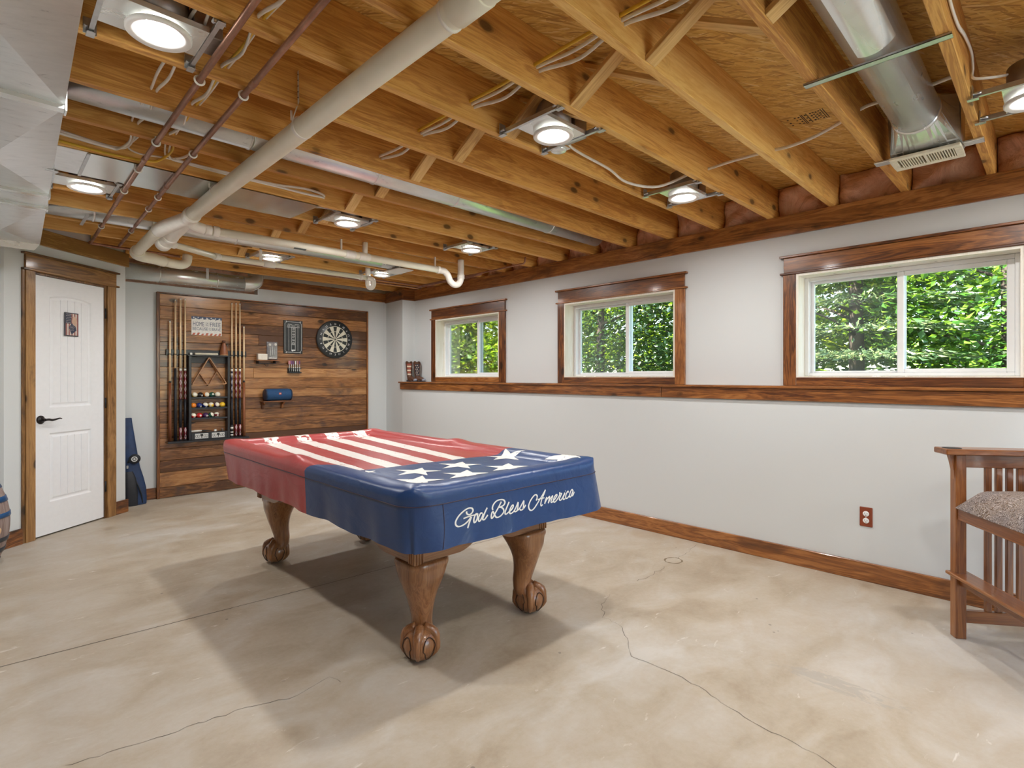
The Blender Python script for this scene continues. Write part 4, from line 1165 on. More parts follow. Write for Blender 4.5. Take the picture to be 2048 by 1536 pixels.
# printed lettering on the near end, hand script
LETTERS = [[(1.3973,0.7035),(1.3973,0.6964),(1.4045,0.6896),(1.4169,0.6897),(1.4273,0.6974),(1.4294,0.705),(1.4232,0.7125),(1.4086,0.715),(1.3901,0.7103),(1.3699,0.6997),(1.3538,0.687),(1.3429,0.672),(1.3429,0.6596),(1.3528,0.6506),(1.3679,0.6493),(1.3861,0.6544),(1.4024,0.6639),(1.4128,0.673),(1.4169,0.6786)],[(1.381,0.6773),(1.3983,0.6804),(1.4169,0.6826),(1.4336,0.6827),(1.4505,0.6829)],[(1.42,0.678),(1.4128,0.6651),(1.4055,0.6506),(1.3994,0.636)],[(1.4569,0.6801),(1.4494,0.6855),(1.4442,0.6848),(1.4399,0.6808),(1.4336,0.6692),(1.4315,0.6584),(1.4347,0.6522),(1.442,0.6548),(1.4505,0.666),(1.4526,0.6769),(1.4484,0.6857)],[(1.4805,0.6816),(1.4719,0.6839),(1.4633,0.675),(1.4569,0.6616),(1.4601,0.653),(1.4676,0.6548),(1.4783,0.6674),(1.4848,0.6792)],[(1.5078,0.7004),(1.4957,0.6854),(1.4848,0.6678),(1.4805,0.6589),(1.4848,0.654),(1.4935,0.6565),(1.5089,0.67)],[(1.5388,0.6852),(1.5366,0.6947),(1.5445,0.7082),(1.5626,0.7193),(1.5855,0.7214),(1.604,0.7168),(1.6099,0.7057),(1.6017,0.6953),(1.5855,0.6913),(1.574,0.6908)],[(1.574,0.6908),(1.5901,0.6872),(1.6005,0.677),(1.5994,0.6654),(1.5855,0.6545),(1.5694,0.6499),(1.5557,0.6524),(1.5467,0.6648),(1.5422,0.6739),(1.5388,0.6794),(1.5321,0.674),(1.5277,0.6616),(1.5299,0.6522),(1.5388,0.6563),(1.5535,0.6719),(1.5717,0.6903),(1.5901,0.7123)],[(1.6335,0.7044),(1.6204,0.6854),(1.6099,0.6686),(1.6075,0.6589),(1.6134,0.6553),(1.6252,0.6608),(1.6418,0.6681),(1.6538,0.678),(1.6562,0.6862),(1.6502,0.6872),(1.6394,0.677),(1.6323,0.6647),(1.6346,0.6549),(1.6442,0.6549),(1.6586,0.6618),(1.6755,0.6777),(1.689,0.6945)],[(1.689,0.6945),(1.6865,0.6811),(1.6829,0.6679),(1.6755,0.6588),(1.6658,0.6571),(1.661,0.6614)],[(1.6755,0.6588),(1.6927,0.6645),(1.71,0.6789),(1.7262,0.6954)],[(1.7262,0.6954),(1.7237,0.6801),(1.7199,0.665),(1.7125,0.6576),(1.7025,0.6576),(1.6976,0.6619)],[(1.7125,0.6576),(1.725,0.6641),(1.7363,0.6745)],[(1.8033,0.6836),(1.8102,0.6925),(1.8122,0.7029),(1.8063,0.7092),(1.7945,0.7084),(1.777,0.6978),(1.7616,0.683),(1.7529,0.6673),(1.7549,0.6538),(1.7635,0.6463),(1.7751,0.6463),(1.7906,0.6543),(1.8102,0.6697),(1.8301,0.6867),(1.8522,0.7062),(1.8705,0.7232)],[(1.8705,0.7232),(1.8583,0.7067),(1.8421,0.6848),(1.8321,0.6648),(1.8341,0.655),(1.8441,0.6587)],[(1.8142,0.6852),(1.8341,0.6881),(1.8583,0.6876)],[(1.8746,0.6891),(1.8644,0.6771),(1.8563,0.6601)],[(1.8563,0.6635),(1.8746,0.6796),(1.8952,0.69)],[(1.8952,0.69),(1.889,0.6773),(1.8797,0.6596)],[(1.8797,0.661),(1.8973,0.6773),(1.9181,0.6892)],[(1.9181,0.6892),(1.9097,0.6767),(1.9004,0.6645),(1.9056,0.6595),(1.916,0.6633),(1.9329,0.6717),(1.9477,0.6833),(1.9477,0.6888),(1.9392,0.6874),(1.9244,0.6758),(1.9192,0.6628),(1.9265,0.6568),(1.9392,0.6609),(1.9541,0.6711),(1.967,0.6845),(1.9692,0.6968)],[(1.9692,0.6968),(1.9724,0.6893),(1.9811,0.6894),(1.9713,0.6768),(1.9627,0.6656),(1.9681,0.6591),(1.9778,0.6631),(1.993,0.6777),(2.004,0.6901)],[(2.004,0.6901),(1.9996,0.6823),(1.9887,0.6685),(1.9898,0.6598),(2.0018,0.6622)],[(2.0084,0.6965),(2.0106,0.6983)],[(2.0283,0.6864),(2.0283,0.6936),(2.0195,0.6892),(2.0084,0.6767),(2.0062,0.6657),(2.0128,0.6611),(2.0239,0.6658),(2.0373,0.6737)],[(2.0666,0.6864),(2.0598,0.6968),(2.0485,0.6906),(2.0373,0.6765),(2.0339,0.667),(2.0418,0.6644),(2.053,0.6741),(2.0666,0.6907)],[(2.0666,0.6907),(2.0575,0.6763),(2.0541,0.6675),(2.062,0.6699),(2.0746,0.6838)]]
for st in LETTERS:
    b0 = len(cv.v); pts = []
    P2 = catmull([(p[0], 0, p[1]) for p in st], 6)
    for p in P2:
        f = (ZR - p.z) / (ZR - ZM); pts.append((p.x, CY0 - fold(p.x, CY0, 0, -1, f) - .0006, p.z))
    # flat brush strokes
    A_, B_ = [], []
    wv = .0036
    for i, p in enumerate(pts):
        q0, q1 = pts[max(0, i - 1)], pts[min(len(pts) - 1, i + 1)]
        tx, tz = q1[0] - q0[0], q1[2] - q0[2]; ln = math.hypot(tx, tz) or 1
        tx, tz = tx / ln, tz / ln
        ww = wv * (.72 + .42 * abs(tz))
        A_.append((p[0] - tz * ww, p[1], p[2] + tx * ww)); B_.append((p[0] + tz * ww, p[1], p[2] - tx * ww))
    cv.grid([A_, B_]); uvs += [(p[0], p[1]) for p in cv.v[b0:]]
def mk_cover():
    t = NT('flag_vinyl'); uv = t.coord('UV')
    sep = t.t.nodes.new('ShaderNodeSeparateXYZ'); t.L(uv, sep.inputs[0])
    x, v = sep.outputs[0], sep.outputs[1]
    oc = t.coord()
    rag = t.noise(oc, 42, 4, .7); rag2 = t.noise(oc, 120, 3, .6)
    u = t.math('DIVIDE', t.math('SUBTRACT', t.math('SUBTRACT', x, 1.308), t.math('MULTIPLY', v, .086)), t.math('ADD', 1.0, t.math('MULTIPLY', v, .07)))
    k = t.math('MINIMUM', t.math('MAXIMUM', t.math('ROUND', t.math('DIVIDE', u, .2)), 0.0), 3.0)
    d = t.math('ABSOLUTE', t.math('SUBTRACT', u, t.math('MULTIPLY', k, .2)))
    lim = t.math('ADD', .036, t.math('MULTIPLY', rag, .018))
    st = t.math('LESS_THAN', d, lim)
    st = t.math('MULTIPLY', st, t.math('GREATER_THAN', v, t.math('MULTIPLY', t.math('SUBTRACT', rag, .5), .08)))
    st = t.math('MULTIPLY', st, t.math('LESS_THAN', v, t.math('ADD', 1.52, t.math('MULTIPLY', rag, .10))))
    spk = t.math('GREATER_THAN', t.noise(t.mapping(oc, (1, .45, 1)), 30, 4, .75), .66)
    far = t.math('MULTIPLY', t.math('GREATER_THAN', t.noise(oc, 24, 3, .6), .56), t.math('GREATER_THAN', v, 1.36))
    st = t.math('MULTIPLY', st, t.math('SUBTRACT', 1.0, t.math('MAXIMUM', spk, far)))
    blue = t.math('LESS_THAN', v, 0.0)
    n = t.noise(oc, 3, 3)
    red = t.ramp(n, [(.3, (.33, .035, .038)), (.7, (.40, .050, .050))])
    navy = t.ramp(n, [(.3, (.013, .042, .138)), (.7, (.018, .056, .175))])
    col = t.mix(st, red, (.78, .76, .72)); col = t.mix(blue, col, navy)
    wr = t.noise(t.mapping(oc, (5, 2.2, 5), rot=(0, 0, .5)), 2.2, 3, .5, 1.2)
    t.bsdf(col, .33, 0, wr, .30, .012, coat=.0, spec=.5)
    return t.m
cover_m = mk_cover()
starw_m = None
def mk_print():
    t = NT('white_print'); oc = t.coord()
    n = t.noise(oc, 40, 4, .7)
    col = t.ramp(n, [(.30, (.05, .05, .06)), (.335, (.80, .79, .75))], 'LINEAR')
    t.bsdf(col, .4); return t.m
starw_m = mk_print()
cv.uv = uvs
o = cv.build('table_cover', [cover_m, starw_m, plain('cover_piping', (.035, .018, .04), .4)], loc=(CXc, CYc, .787), fix=False)
tag(o, 'fitted red, white and navy flag cover lettered God Bless America on the pool table', 'table cover')

# ------------------------------------------------------------------ wood panelling on the back wall
PX0, PX1, PZ1 = 1.262, 3.640, 2.112
t = thing('wood_wall_panelling', 'horizontal stained wood plank panelling covering the back wall behind the cue rack', 'wall panelling', (2.45, YB, 0))
m = MB(); zs = [.002, .111, .264, .387, .510, .617, .771, .886, 1.016, 1.116, 1.239, 1.354, 1.484, 1.615, 1.735, 1.85, 1.985, PZ1 - .004]
for i, (a, b) in enumerate(zip(zs[:-1], zs[1:])):
    cuts = [PX0 + .015, PX1 - .015]
    if i % 3 == 1: cuts = [PX0 + .015, rnd.uniform(2.0, 2.3), PX1 - .015]
    if i == 10: cuts = [PX0 + .015, 2.195, PX1 - .015]
    if i == 14: cuts = [PX0 + .015, 2.02, PX1 - .015]
    for c0, c1 in zip(cuts[:-1], cuts[1:]): m.box(c0 + .0006, c1 - .0006, YP, YB - .003, a + .0014, b - .0014, .0022)
m.box(PX0 + .012, PX1 - .012, YB - .006, YB - .001, .001, PZ1 - .004)
m.build('planks', plank_m, t)
for (a, b) in ((PX0 - .012, PX0 + .014), (PX1 - .014, PX1 + .006)):
    MB().box(a, b, YP - .012, YB, 0, PZ1, .002).build('edge_trim', trim_m[2], t)
MB().box(PX0 - .012, PX1 + .006, YP - .010, YB, PZ1, PZ1 + .012, .002).build('edge_trim', trim_m[0], t)

# ------------------------------------------------------------------ cue rack
FY = YP   # panel face
t = thing('cue_rack', 'black wall cue rack with ball shelves in the middle', 'cue rack', (1.72, FY, .58))
MB().box(1.328, 2.110, FY - .020, FY, 1.475, 1.538, .003).build('top_rail', black_m, t)
m = MB()
CUEX = [1.360, 1.408, 1.455, 1.498, 1.952, 1.995, 2.036, 2.078]
for x in CUEX: m.tube([(x + .015 * math.cos(a), FY - .034 + .015 * math.sin(a), 1.487) for a in [R(-240 + 300 * k / 10 + 0) for k in range(11)]], .0035, 6)
for x in CUEX: m.box(x - .006, x + .006, FY - .026, FY - .018, 1.480, 1.496)
m.build('cue_clip', black2_m, t)
m = MB(); D0 = FY - .085
m.box(1.521, 1.545, D0, FY, .586, 1.470, .002); m.box(1.895, 1.919, D0, FY, .586, 1.470, .002); m.build('side_panel', black_m, t)
MB().box(1.512, 1.930, D0 - .008, FY, 1.470, 1.484, .002).build('top_shelf', black_m, t)
MB().box(1.545, 1.895, FY - .016, FY, 1.400, 1.470, .001).build('triangle_back_rail', black_m, t)
for z in (1.030, .918, .810):
    m = MB(); m.box(1.545, 1.895, D0 + .012, FY, z - .010, z, .001); m.box(1.545, 1.895, D0 + .008, D0 + .013, z - .010, z + .008, .001); m.build('ball_shelf', black_m, t)
MB().box(1.545, 1.895, D0, FY, .586, .662, .002).build('bottom_box', black_m, t)
m = MB(); m.box(1.328, 2.115, D0 - .020, FY, .566, .586, .003); m.build('base_shelf', black_m, t)
plate_m = plain('plate_white', (.62, .62, .60), .4)
for (a, b) in ((1.578, 1.704), (1.738, 1.864)):
    m = MB(); m.box(a, b, D0 - .002, D0 + .001, .597, .651)
    m.mi = 1; c = (a + b) / 2
    def dia(cx, cz_, hx, hz): m.prism([(cx - hx, D0 - .0026, cz_), (cx, D0 - .0026, cz_ - hz), (cx + hx, D0 - .0026, cz_), (cx, D0 - .0026, cz_ + hz)], (0, .0012, 0))
    for s in (-1, 1):
        for q in (.030, .048): 
            m.tube([(c + s * q + .010 * math.cos(k), D0 - .0022, .624 + .013 * math.sin(k)) for k in [j * PI / 5 for j in range(11)]], .0016, 5, cap=False)
        dia(c + s * .039, .624, .004, .006)
    m.box(c - .013, c + .013, D0 - .0028, D0 - .0015, .622, .646); m.box(c - .004, c + .004, D0 - .0028, D0 - .0015, .604, .622)
    for k in range(-2, 3): m.box(c + k * .024 - .0012, c + k * .024 + .0012, D0 - .0026, D0 - .0016, .602, .607)
    m.build('score_plate', [plate_m, black2_m], t)

maple_m = plain('maple_shaft', (.80, .60, .36), .3, coat=.3, noise=.03)
def mk_inlay(name, base, inl):
    t = NT(name); c = t.coord(); sep = t.t.nodes.new('ShaderNodeSeparateXYZ'); t.L(c, sep.inputs[0])
    n = t.math('PINGPONG', t.math('MULTIPLY', sep.outputs[2], 14.0), .5)
    w_ = t.math('ABSOLUTE', sep.outputs[0])
    f = t.math('LESS_THAN', t.math('MULTIPLY', w_, 60.0), n)
    ring_ = t.math('GREATER_THAN', t.math('MULTIPLY', w_, 120.0), n)
    col = t.mix(t.math('MULTIPLY', f, ring_), base, inl)
    t.bsdf(col, .2, coat=.5); return t.m
red_in = mk_inlay('cue_inlay_red', (.16, .010, .022), (.82, .82, .82))
blu_in = mk_inlay('cue_inlay_dark', (.015, .018, .05), (.82, .82, .84))
wrap_m = plain('cue_wrap', (.016, .017, .024), .45, noise=.2, nscale=80)
ivory_m = plain('cue_ivory', (.78, .76, .70), .3)
mahog_m = wood('cue_mahogany', (.10, .03, .012), (.22, .072, .028), (.30, .11, .045), axis=2, rough=.3, coat=.3, knots=0)
def cue(label, x, top, kind):
    r = thing('pool_cue', label, 'cue', (x, FY - .036, .587), 0, 'cues in the wall rack')
    kw = dict(world=False); H = top - .587
    def rr(z): return .0145 - .0085 * (z / 1.48)
    def seg(nm, z0, z1, m, g=0.0):
        MB().lathe([(rr(z0) + g, z0), (rr(z1) + g, z1)], 18).build(nm, m, r, **kw)
    if kind == 'short':
        j = 1.210 - .587
        seg('butt', .0, j - .02, mahog_m, .0015); seg('joint_ring', j - .02, j, black2_m, .0012); seg('shaft', j, H - .02, maple_m); seg('ferrule', H - .02, H - .005, ivory_m)
    elif kind == 'plain':
        j = 1.341 - .587
        seg('butt', 0, j, wrap_m, .001); seg('shaft', j, H - .02, maple_m); seg('ferrule', H - .02, H - .005, ivory_m)
    else:
        j = 1.345 - .587; inl = red_in if kind == 'red' else blu_in
        seg('bumper', 0, .012, black2_m); seg('butt_cap', .012, .030, ivory_m if kind == 'blue' else inl, .0008); seg('butt_sleeve', .030, .135, inl if kind == 'red' else wrap_m, .0006)
        if kind == 'blue':
            seg('sleeve_ring', .045, .060, ivory_m, .001); seg('sleeve_ring', .085, .110, ivory_m, .001)
        seg('wrap', .135, .43, wrap_m); seg('forearm', .43, j - .055, inl, .0004)
        seg('forearm_cap', j - .055, j - .03, inl, .0004); seg('collar', j - .03, j - .006, ivory_m, .0008); seg('joint_ring', j - .006, j, black2_m, .0009)
        if kind == 'blue': seg('collar', j - .075, j - .055, ivory_m, .0008)
        seg('shaft', j, H - .02, maple_m); seg('ferrule', H - .02, H - .005, ivory_m)
    MB().lathe([(rr(H) , H - .005), (rr(H) - .001, H)], 12).build('tip', wrap_m, r, **kw)
    return r
cue('shorter cue with a brown butt at the far left of the rack', CUEX[0], 1.832, 'short')
cue('full-length cue with a plain black butt, second from left in the rack', CUEX[1], 2.059, 'plain')
cue('red-inlaid cue, third from left in the rack', CUEX[2], 2.076, 'red')
cue('red-inlaid cue standing right against the left side of the ball shelves', CUEX[3], 2.075, 'red')
cue('dark cue with white bands right beside the ball shelves', CUEX[4], 2.073, 'blue')
cue('red-inlaid cue, second to the right of the ball shelves', CUEX[5], 2.077, 'red')
cue('red-inlaid cue, third to the right of the ball shelves', CUEX[6], 2.077, 'red')
cue('shorter cue with a dark butt at the far right of the rack', CUEX[7], 1.823, 'short')

# ------------------------------------------------------------------ balls on the rack shelves
BC = {'yellow': (.80, .50, .03), 'blue': (.012, .035, .20), 'red': (.55, .015, .015), 'purple': (.06, .015, .09), 'orange': (.80, .22, .015), 'green': (.005, .075, .045), 'maroon': (.14, .010, .018), 'black': (.008, .008, .01), 'cream': (.80, .76, .62)}
BM = {k: plain('ball_' + k, c, .12, coat=.8, noise=.0) for k, c in BC.items()}
num_m = plain('ball_number', (.82, .80, .72), .15, coat=.8, noise=0)
def ball(label, x, z, col, stripe=False, spot=(0, 0), num=None):
    r = .0286; mb = MB(); c = V((x, D0 + .013 + .031, z + r + .0012))
    mb.sphere((0, 0, 0), r, 32, 20)
    if stripe:
        for i, f in enumerate(mb.f):
            zc = sum(mb.v[j][2] for j in f) / len(f)
            if abs(zc) > r * .52: mb.m[i] = 1
    # number disc: patch on the sphere
    mats = [BM[col], BM['cream'], num_m, black2_m]
    rot = Matrix.Rotation(spot[0], 4, 'Z') @ Matrix.Rotation(spot[1], 4, 'X')
    mb.v = [tuple(rot @ V(p)) for p in mb.v]
    if num:
        mb.mi = 2; rows = []
        for q in (.001, .2, .33):
            rows.append([rot @ V((math.sin(q) * math.cos(a) * (r + .0003), -math.cos(q) * (r + .0003), math.sin(q) * math.sin(a) * (r + .0003))) for a in [k * 2 * PI / 20 for k in range(20)]])
        mb.grid(rows, closed=True); mb.mi = 3
        mb.text(num, .012, rot @ Matrix.Translation((0, -r - .0004, 0)) @ Matrix.Rotation(R(90), 4, 'X'), .0002)
    o = mb.build('billiard_ball', mats, loc=c, world=False, fix=False)
    tag(o, label, 'ball', 'pool balls on the rack shelves'); return o
ball('cream ball with a striped edge, leftmost on the top ball shelf', 1.584, 1.030, 'yellow', True, (.15, 1.2), '9')
ball('solid black ball on the top ball shelf', 1.638, 1.030, 'black', False, (.5, .3), '8')
ball('cream ball turned stripe-away, middle of the top ball shelf', 1.697, 1.030, 'orange', True, (.3, 1.4), '13')
ball('dark green ball on the top ball shelf', 1.750, 1.030, 'green', False, (.2, -.2), '6')
ball('plain cream cue ball at the right of the top ball shelf', 1.806, 1.030, 'cream')
ball('solid orange ball at the left of the middle ball shelf', 1.572, .918, 'orange', False, (1.2, .5), '5')
ball('solid dark blue ball, second on the middle ball shelf', 1.628, .918, 'blue', False, (.5, .4), '2')
ball('blue and white striped ball, third on the middle ball shelf', 1.686, .918, 'blue', True, (.2, .75), '10')
ball('yellow and cream striped ball, fourth on the middle ball shelf', 1.742, .918, 'yellow', True, (-.4, .3), '9')
ball('purple and white striped ball, fifth on the middle ball shelf', 1.798, .918, 'purple', True, (.4, 1.2), '12')
ball('solid yellow ball at the right of the middle ball shelf', 1.854, .918, 'yellow', False, (1.4, .6), '1')
ball('red and white striped ball at the left of the bottom ball shelf', 1.572, .810, 'red', True, (.3, .7), '11')
ball('solid red ball, second on the bottom ball shelf', 1.630, .810, 'red', False, (.2, .0), '3')
ball('dark purple ball, middle of the bottom ball shelf', 1.688, .810, 'purple', False, (.4, .2), '4')
ball('green and cream striped ball, fourth on the bottom ball shelf', 1.742, .810, 'green', True, (.9, 1.1), '14')
ball('maroon ball at the right of the bottom ball shelf', 1.797, .810, 'maroon', True, (.2, .1), '15')

# triangle, diamond, bottle, small items
rackw_m = wood('rack_wood', (.16, .06, .02), (.30, .13, .048), (.42, .21, .085), axis=0, rough=.35, coat=.3, knots=0)
def frame_loop(pts, w_, d_, y, rad=.022, n=5):
    """rounded closed wooden hoop of rectangular section in the xz plane"""
    out = []; k = len(pts)
    for i in range(k):
        p0, p1, p2 = V(pts[i - 1]), V(pts[i]), V(pts[(i + 1) % k])
        a, b = (p0 - p1).normalized(), (p2 - p1).normalized()
        s = rad
        for j in range(n + 1):
            t_ = j / n; q0 = p1 + a * s * (1 - t_); q1 = p1 + b * s * t_
            out.append(q0 * (1 - t_) + q1 * t_)
    m = MB(); c = sum((V(p) for p in pts), V((0, 0))) / k
    inn = [p + (c - p).normalized() * w_ * 1.35 for p in out]
    R0 = [(p.x, y, p.y) for p in out]; R1 = [(p.x, y - d_, p.y) for p in out]; R2 = [(p.x, y - d_, p.y) for p in inn]; R3 = [(p.x, y, p.y) for p in inn]
    m.grid([R0, R1, R2, R3, R0], smooth=False, closed=True); return m
o = frame_loop([(1.716, 1.470), (1.548, 1.165), (1.897, 1.172)], .011, .045, FY - .030).build('triangle_rack', rackw_m, loc=(1.716, FY - .05, 1.46))
tag(o, 'wooden triangle ball rack hanging at the top of the cue rack', 'ball rack')
o = frame_loop([(1.716, 1.455), (1.625, 1.300), (1.716, 1.150), (1.808, 1.312)], .007, .030, FY - .008, .012).build('diamond_rack', rackw_m, loc=(1.716, FY - .02, 1.45))
tag(o, 'thin wooden diamond ball rack hanging behind the triangle', 'ball rack')
t = thing('shaker_bottle', 'brown leather shaker bottle standing on the cue rack top', 'bottle', (1.868, FY - .045, 1.484))
leather_m = plain('leather_brown', (.26, .085, .030), .4, noise=.12, nscale=14)
MB().lathe([(.040, 0), (.042, .005), (.041, .03), (.033, .075), (.022, .115), (.014, .135), (.013, .140)], 26, c=(1.868, FY - .045, 1.484)).build('body', leather_m, t)
MB().lathe([(.013, .138), (.017, .148), (.019, .165), (.011, .162), (.006, .142)], 20, c=(1.868, FY - .045, 1.484)).build('rim', wood('bottle_rim', (.05, .018, .008), (.10, .035, .015), (.16, .06, .02), knots=0), t)
MB().lathe([(.0418, .002), (.0424, .006), (.0418, .010)], 26, c=(1.868, FY - .045, 1.484), cap=False).build('base_band', plain('thread_light', (.5, .3, .15), .6), t)
o = MB().box(1.583, 1.808, FY - .060, FY - .030, 1.4845, 1.507, .006).build('rubber_strip', plain('beige_rubber', (.66, .60, .46), .5), loc=(1.69, FY - .045, 1.4845)); tag(o, 'long beige bar lying on the cue rack top', 'bar')
def chalk(label, x, y, z, m):
    mb = MB(); mb.box(x - .011, x + .011, y - .011, y + .011, z, z + .022, .002); mb.mi = 1; mb.box(x - .010, x + .010, y - .010, y + .010, z + .0221, z + .0225)
    o = mb.build('chalk_cube', [m, plain('chalk_top', (.3, .33, .4), .8)], loc=(x, y, z)); return tag(o, label, 'chalk', 'chalk cubes on the cue rack')
chalk('white chalk cube on the left end of the cue rack top', 1.549, FY - .045, 1.4845, ivory_m)
chalk('white chalk cube on the bottom box of the rack', 1.778, D0 + .028, .6625, ivory_m)
chalk('dark chalk cube on the bottom box of the rack, right end', 1.850, D0 + .028, .6625, plain('chalk_dark', (.10, .07, .05), .6))
t = thing('cue_tool', 'white and black tapered stick lying on the bottom box of the rack', 'brush', (1.65, D0 + .03, .6625))
MB().lathe([(.010, 0), (.011, .06), (.008, .10)], 14, M=Matrix.Translation((1.550, D0 + .035, .674)) @ Matrix.Rotation(R(88), 4, 'Y')).build('grip', ivory_m, t)
MB().lathe([(.008, 0), (.009, .03), (.003, .10)], 14, M=Matrix.Translation((1.650, D0 + .035, .6755)) @ Matrix.Rotation(R(90), 4, 'Y')).build('head', black2_m, t)

# tin sign
t = thing('tin_sign', 'white tin sign reading Home of the Free because of the Brave on the panelling', 'sign', (1.712, FY, 1.80))
sx0, sx1, sz0, sz1 = 1.564, 1.859, 1.700, 1.898
m = MB(); m.box(sx0, sx1, FY - .003, FY - .001, sz0, sz1)
m.build('sign_plate', plain('tin_white', (.72, .71, .67), .4, nscale=60), t)
navyp, redp, whitep = plain('ink_navy', (.045, .07, .14), .5), plain('ink_red', (.42, .09, .045), .5), plain('ink_white', (.78, .77, .73), .5)
Mx = lambda x, z, y=FY - .0034: Matrix.Translation((x, y, z)) @ Matrix.Rotation(R(90), 4, 'X')
m = MB()
tp = [(sx0 + (sx1 - sx0) * k / 30, sz1 - .024 - .006 * math.sin(k * 1.1) - .004 * math.sin(k * 2.7)) for k in range(31)]
m.grid([[(x, FY - .0033, sz1) for x, z in tp], [(x, FY - .0033, z) for x, z in tp]], smooth=False)
m.mi = 1
for k in range(7):
    x, z = sx0 + .022 + k * .042, sz1 - .013 + .003 * math.sin(k * 2)
    m._add([(x + (.010 if j % 2 == 0 else .004) * math.sin(j * PI / 5), FY - .0038, z + (.010 if j % 2 == 0 else .004) * math.cos(j * PI / 5)) for j in range(10)], [list(range(10))])
m.build('star_band', [navyp, whitep], t, fix=False)
m = MB()
for k in range(7):
    x = sx0 + .006 + k * .042; hh = .022 + .005 * math.sin(k * 2.3)
    m._add([(x, FY - .0033, sz0), (min(sx1, x + .022), FY - .0033, sz0), (min(sx1, x + .034), FY - .0033, sz0 + hh), (x + .012, FY - .0033, sz0 + hh)], [(0, 1, 2, 3)])
m.build('stripe_band', redp, t, fix=False)
m = MB()
m.text('HOME', .05, Mx(1.632, 1.819), .0003, fit=(.105, .046)); m.text('FREE', .05, Mx(1.795, 1.819), .0003, fit=(.105, .046))
m.text('OF', .02, Mx(1.713, 1.830), .0003, fit=(.026, .018)); m.text('THE', .02, Mx(1.713, 1.808), .0003, fit=(.030, .018))
m.text('BECAUSE', .05, Mx(1.648, 1.768), .0003, fit=(.145, .032)); m.text('BRAVE', .05, Mx(1.805, 1.768), .0003, fit=(.088, .032))
m.text('OF', .02, Mx(1.740, 1.775), .0003, fit=(.018, .012)); m.text('THE', .02, Mx(1.740, 1.760), .0003, fit=(.022, .012))
m.build('lettering', navyp, t, fix=False)

# ------------------------------------------------------------------ darts corner
chalkb_m = plain('board_black', (.018, .022, .024), .35, noise=.1)
whitel = plain('line_white', (.74, .75, .74), .5)
t = thing('dart_scoreboard', 'black framed dart scoreboard with a white number ladder', 'scoreboard', (2.645, FY, 1.73))
bx0, bx1, bz0, bz1 = 2.530, 2.759, 1.532, 1.927
MB().box(bx0, bx1, FY - .010, FY, bz0, bz1, .003).build('board', chalkb_m, t)
m = MB(); y = FY - .0104
def ln(x0, x1, z0, z1): m.box(x0, x1, y - .0006, y + .0004, z0, z1)
bw = .016; cc = .022
P_ = [(bx0 + bw + cc, bz1 - bw), (bx1 - bw - cc, bz1 - bw), (bx1 - bw, bz1 - bw - cc), (bx1 - bw, bz0 + bw + cc), (bx1 - bw - cc, bz0 + bw), (bx0 + bw + cc, bz0 + bw), (bx0 + bw, bz0 + bw + cc), (bx0 + bw, bz1 - bw - cc)]
m.tube([(p[0], y, p[1]) for p in P_ + [P_[0]]], .0018, 6)
ln(2.590, 2.592, 1.565, 1.845); ln(2.700, 2.702, 1.565, 1.845); ln(2.622, 2.625, 1.575, 1.845); ln(2.667, 2.670, 1.575, 1.845)
ln(2.568, 2.722, 1.845, 1.849); ln(2.622, 2.670, 1.636, 1.639)
ln(2.580, 2.630, 1.882, 1.885); ln(2.662, 2.712, 1.882, 1.885); ln(2.568, 2.722, 1.874, 1.8755)
for (x, z) in ((bx0 + .030, bz1 - .012), (bx1 - .030, bz1 - .012), (bx0 + .030, bz0 + .012), (bx1 - .030, bz0 + .012)): m.cyl((x, y + .0005, z), (x, y - .002, z), .006, n=12)
for i, s in enumerate(('20', '19', '18', '17', '16', '15')): m.text(s, .026, Mx(2.646, 1.830 - .034 * i, y - .0002), .0004, fit=(.026, .022))
m.text('BULL', .012, Mx(2.646, 1.648, y - .0002), .0004, fit=(.036, .010))
m.text('HOME', .012, Mx(2.590, 1.862, y - .0002), .0004, fit=(.036, .010)); m.text('CRICKET', .012, Mx(2.646, 1.862, y - .0002), .0004, fit=(.052, .010)); m.text('AWAY', .012, Mx(2.704, 1.862, y - .0002), .0004, fit=(.034, .010))
m.box(2.622, 2.670, y - .0006, y + .0003, 1.566, 1.578); m.cyl((2.636, y, 1.566), (2.636, y - .0012, 1.566), .010, n=14)
m.build('ladder_marking', whitel, t, fix=False)

t = thing('dartboard', 'round black and white dartboard on the panelling', 'dartboard', (3.166, FY, 1.727))
c = (3.166, 1.727); RB = .236
m = MB(); M = Matrix.Translation((c[0], FY, c[1])) @ Matrix.Rotation(R(90), 4, 'X')
m.lathe([(RB - .004, 0), (RB, .004), (RB, .030), (RB - .004, .034), (.0005, .034)], 72, M=M); m.build('board', chalkb_m, t)
MB().lathe([(RB, .006), (RB + .002, .009), (RB + .002, .026), (RB, .029)], 72, M=M, cap=False).build('rim_band', steeld_m, t)
m = MB(); y = FY - .0345
nums = [20, 1, 18, 4, 13, 6, 10, 15, 2, 17, 3, 19, 7, 16, 8, 11, 14, 9, 12, 5]
def sector(a0, a1, r0, r1, yy):
    n = 5; m.grid([[(c[0] + r * math.sin(a0 + (a1 - a0) * k / n), yy, c[1] + r * math.cos(a0 + (a1 - a0) * k / n)) for k in range(n + 1)] for r in (r0, r1)], smooth=False)
for i in range(20):
    a0, a1 = (i - .5) * PI / 10, (i + .5) * PI / 10
    m.mi = 0 if i % 2 == 0 else 1
    sector(a0, a1, .010, .163, y)
    m.mi = 1 if i % 2 == 0 else 0
m.mi = 1
for r in (.098, .163):
    m.tube([(c[0] + r * math.sin(a), y - .001, c[1] + r * math.cos(a)) for a in [k * PI / 36 for k in range(73)]], .0035, 6, cap=False)
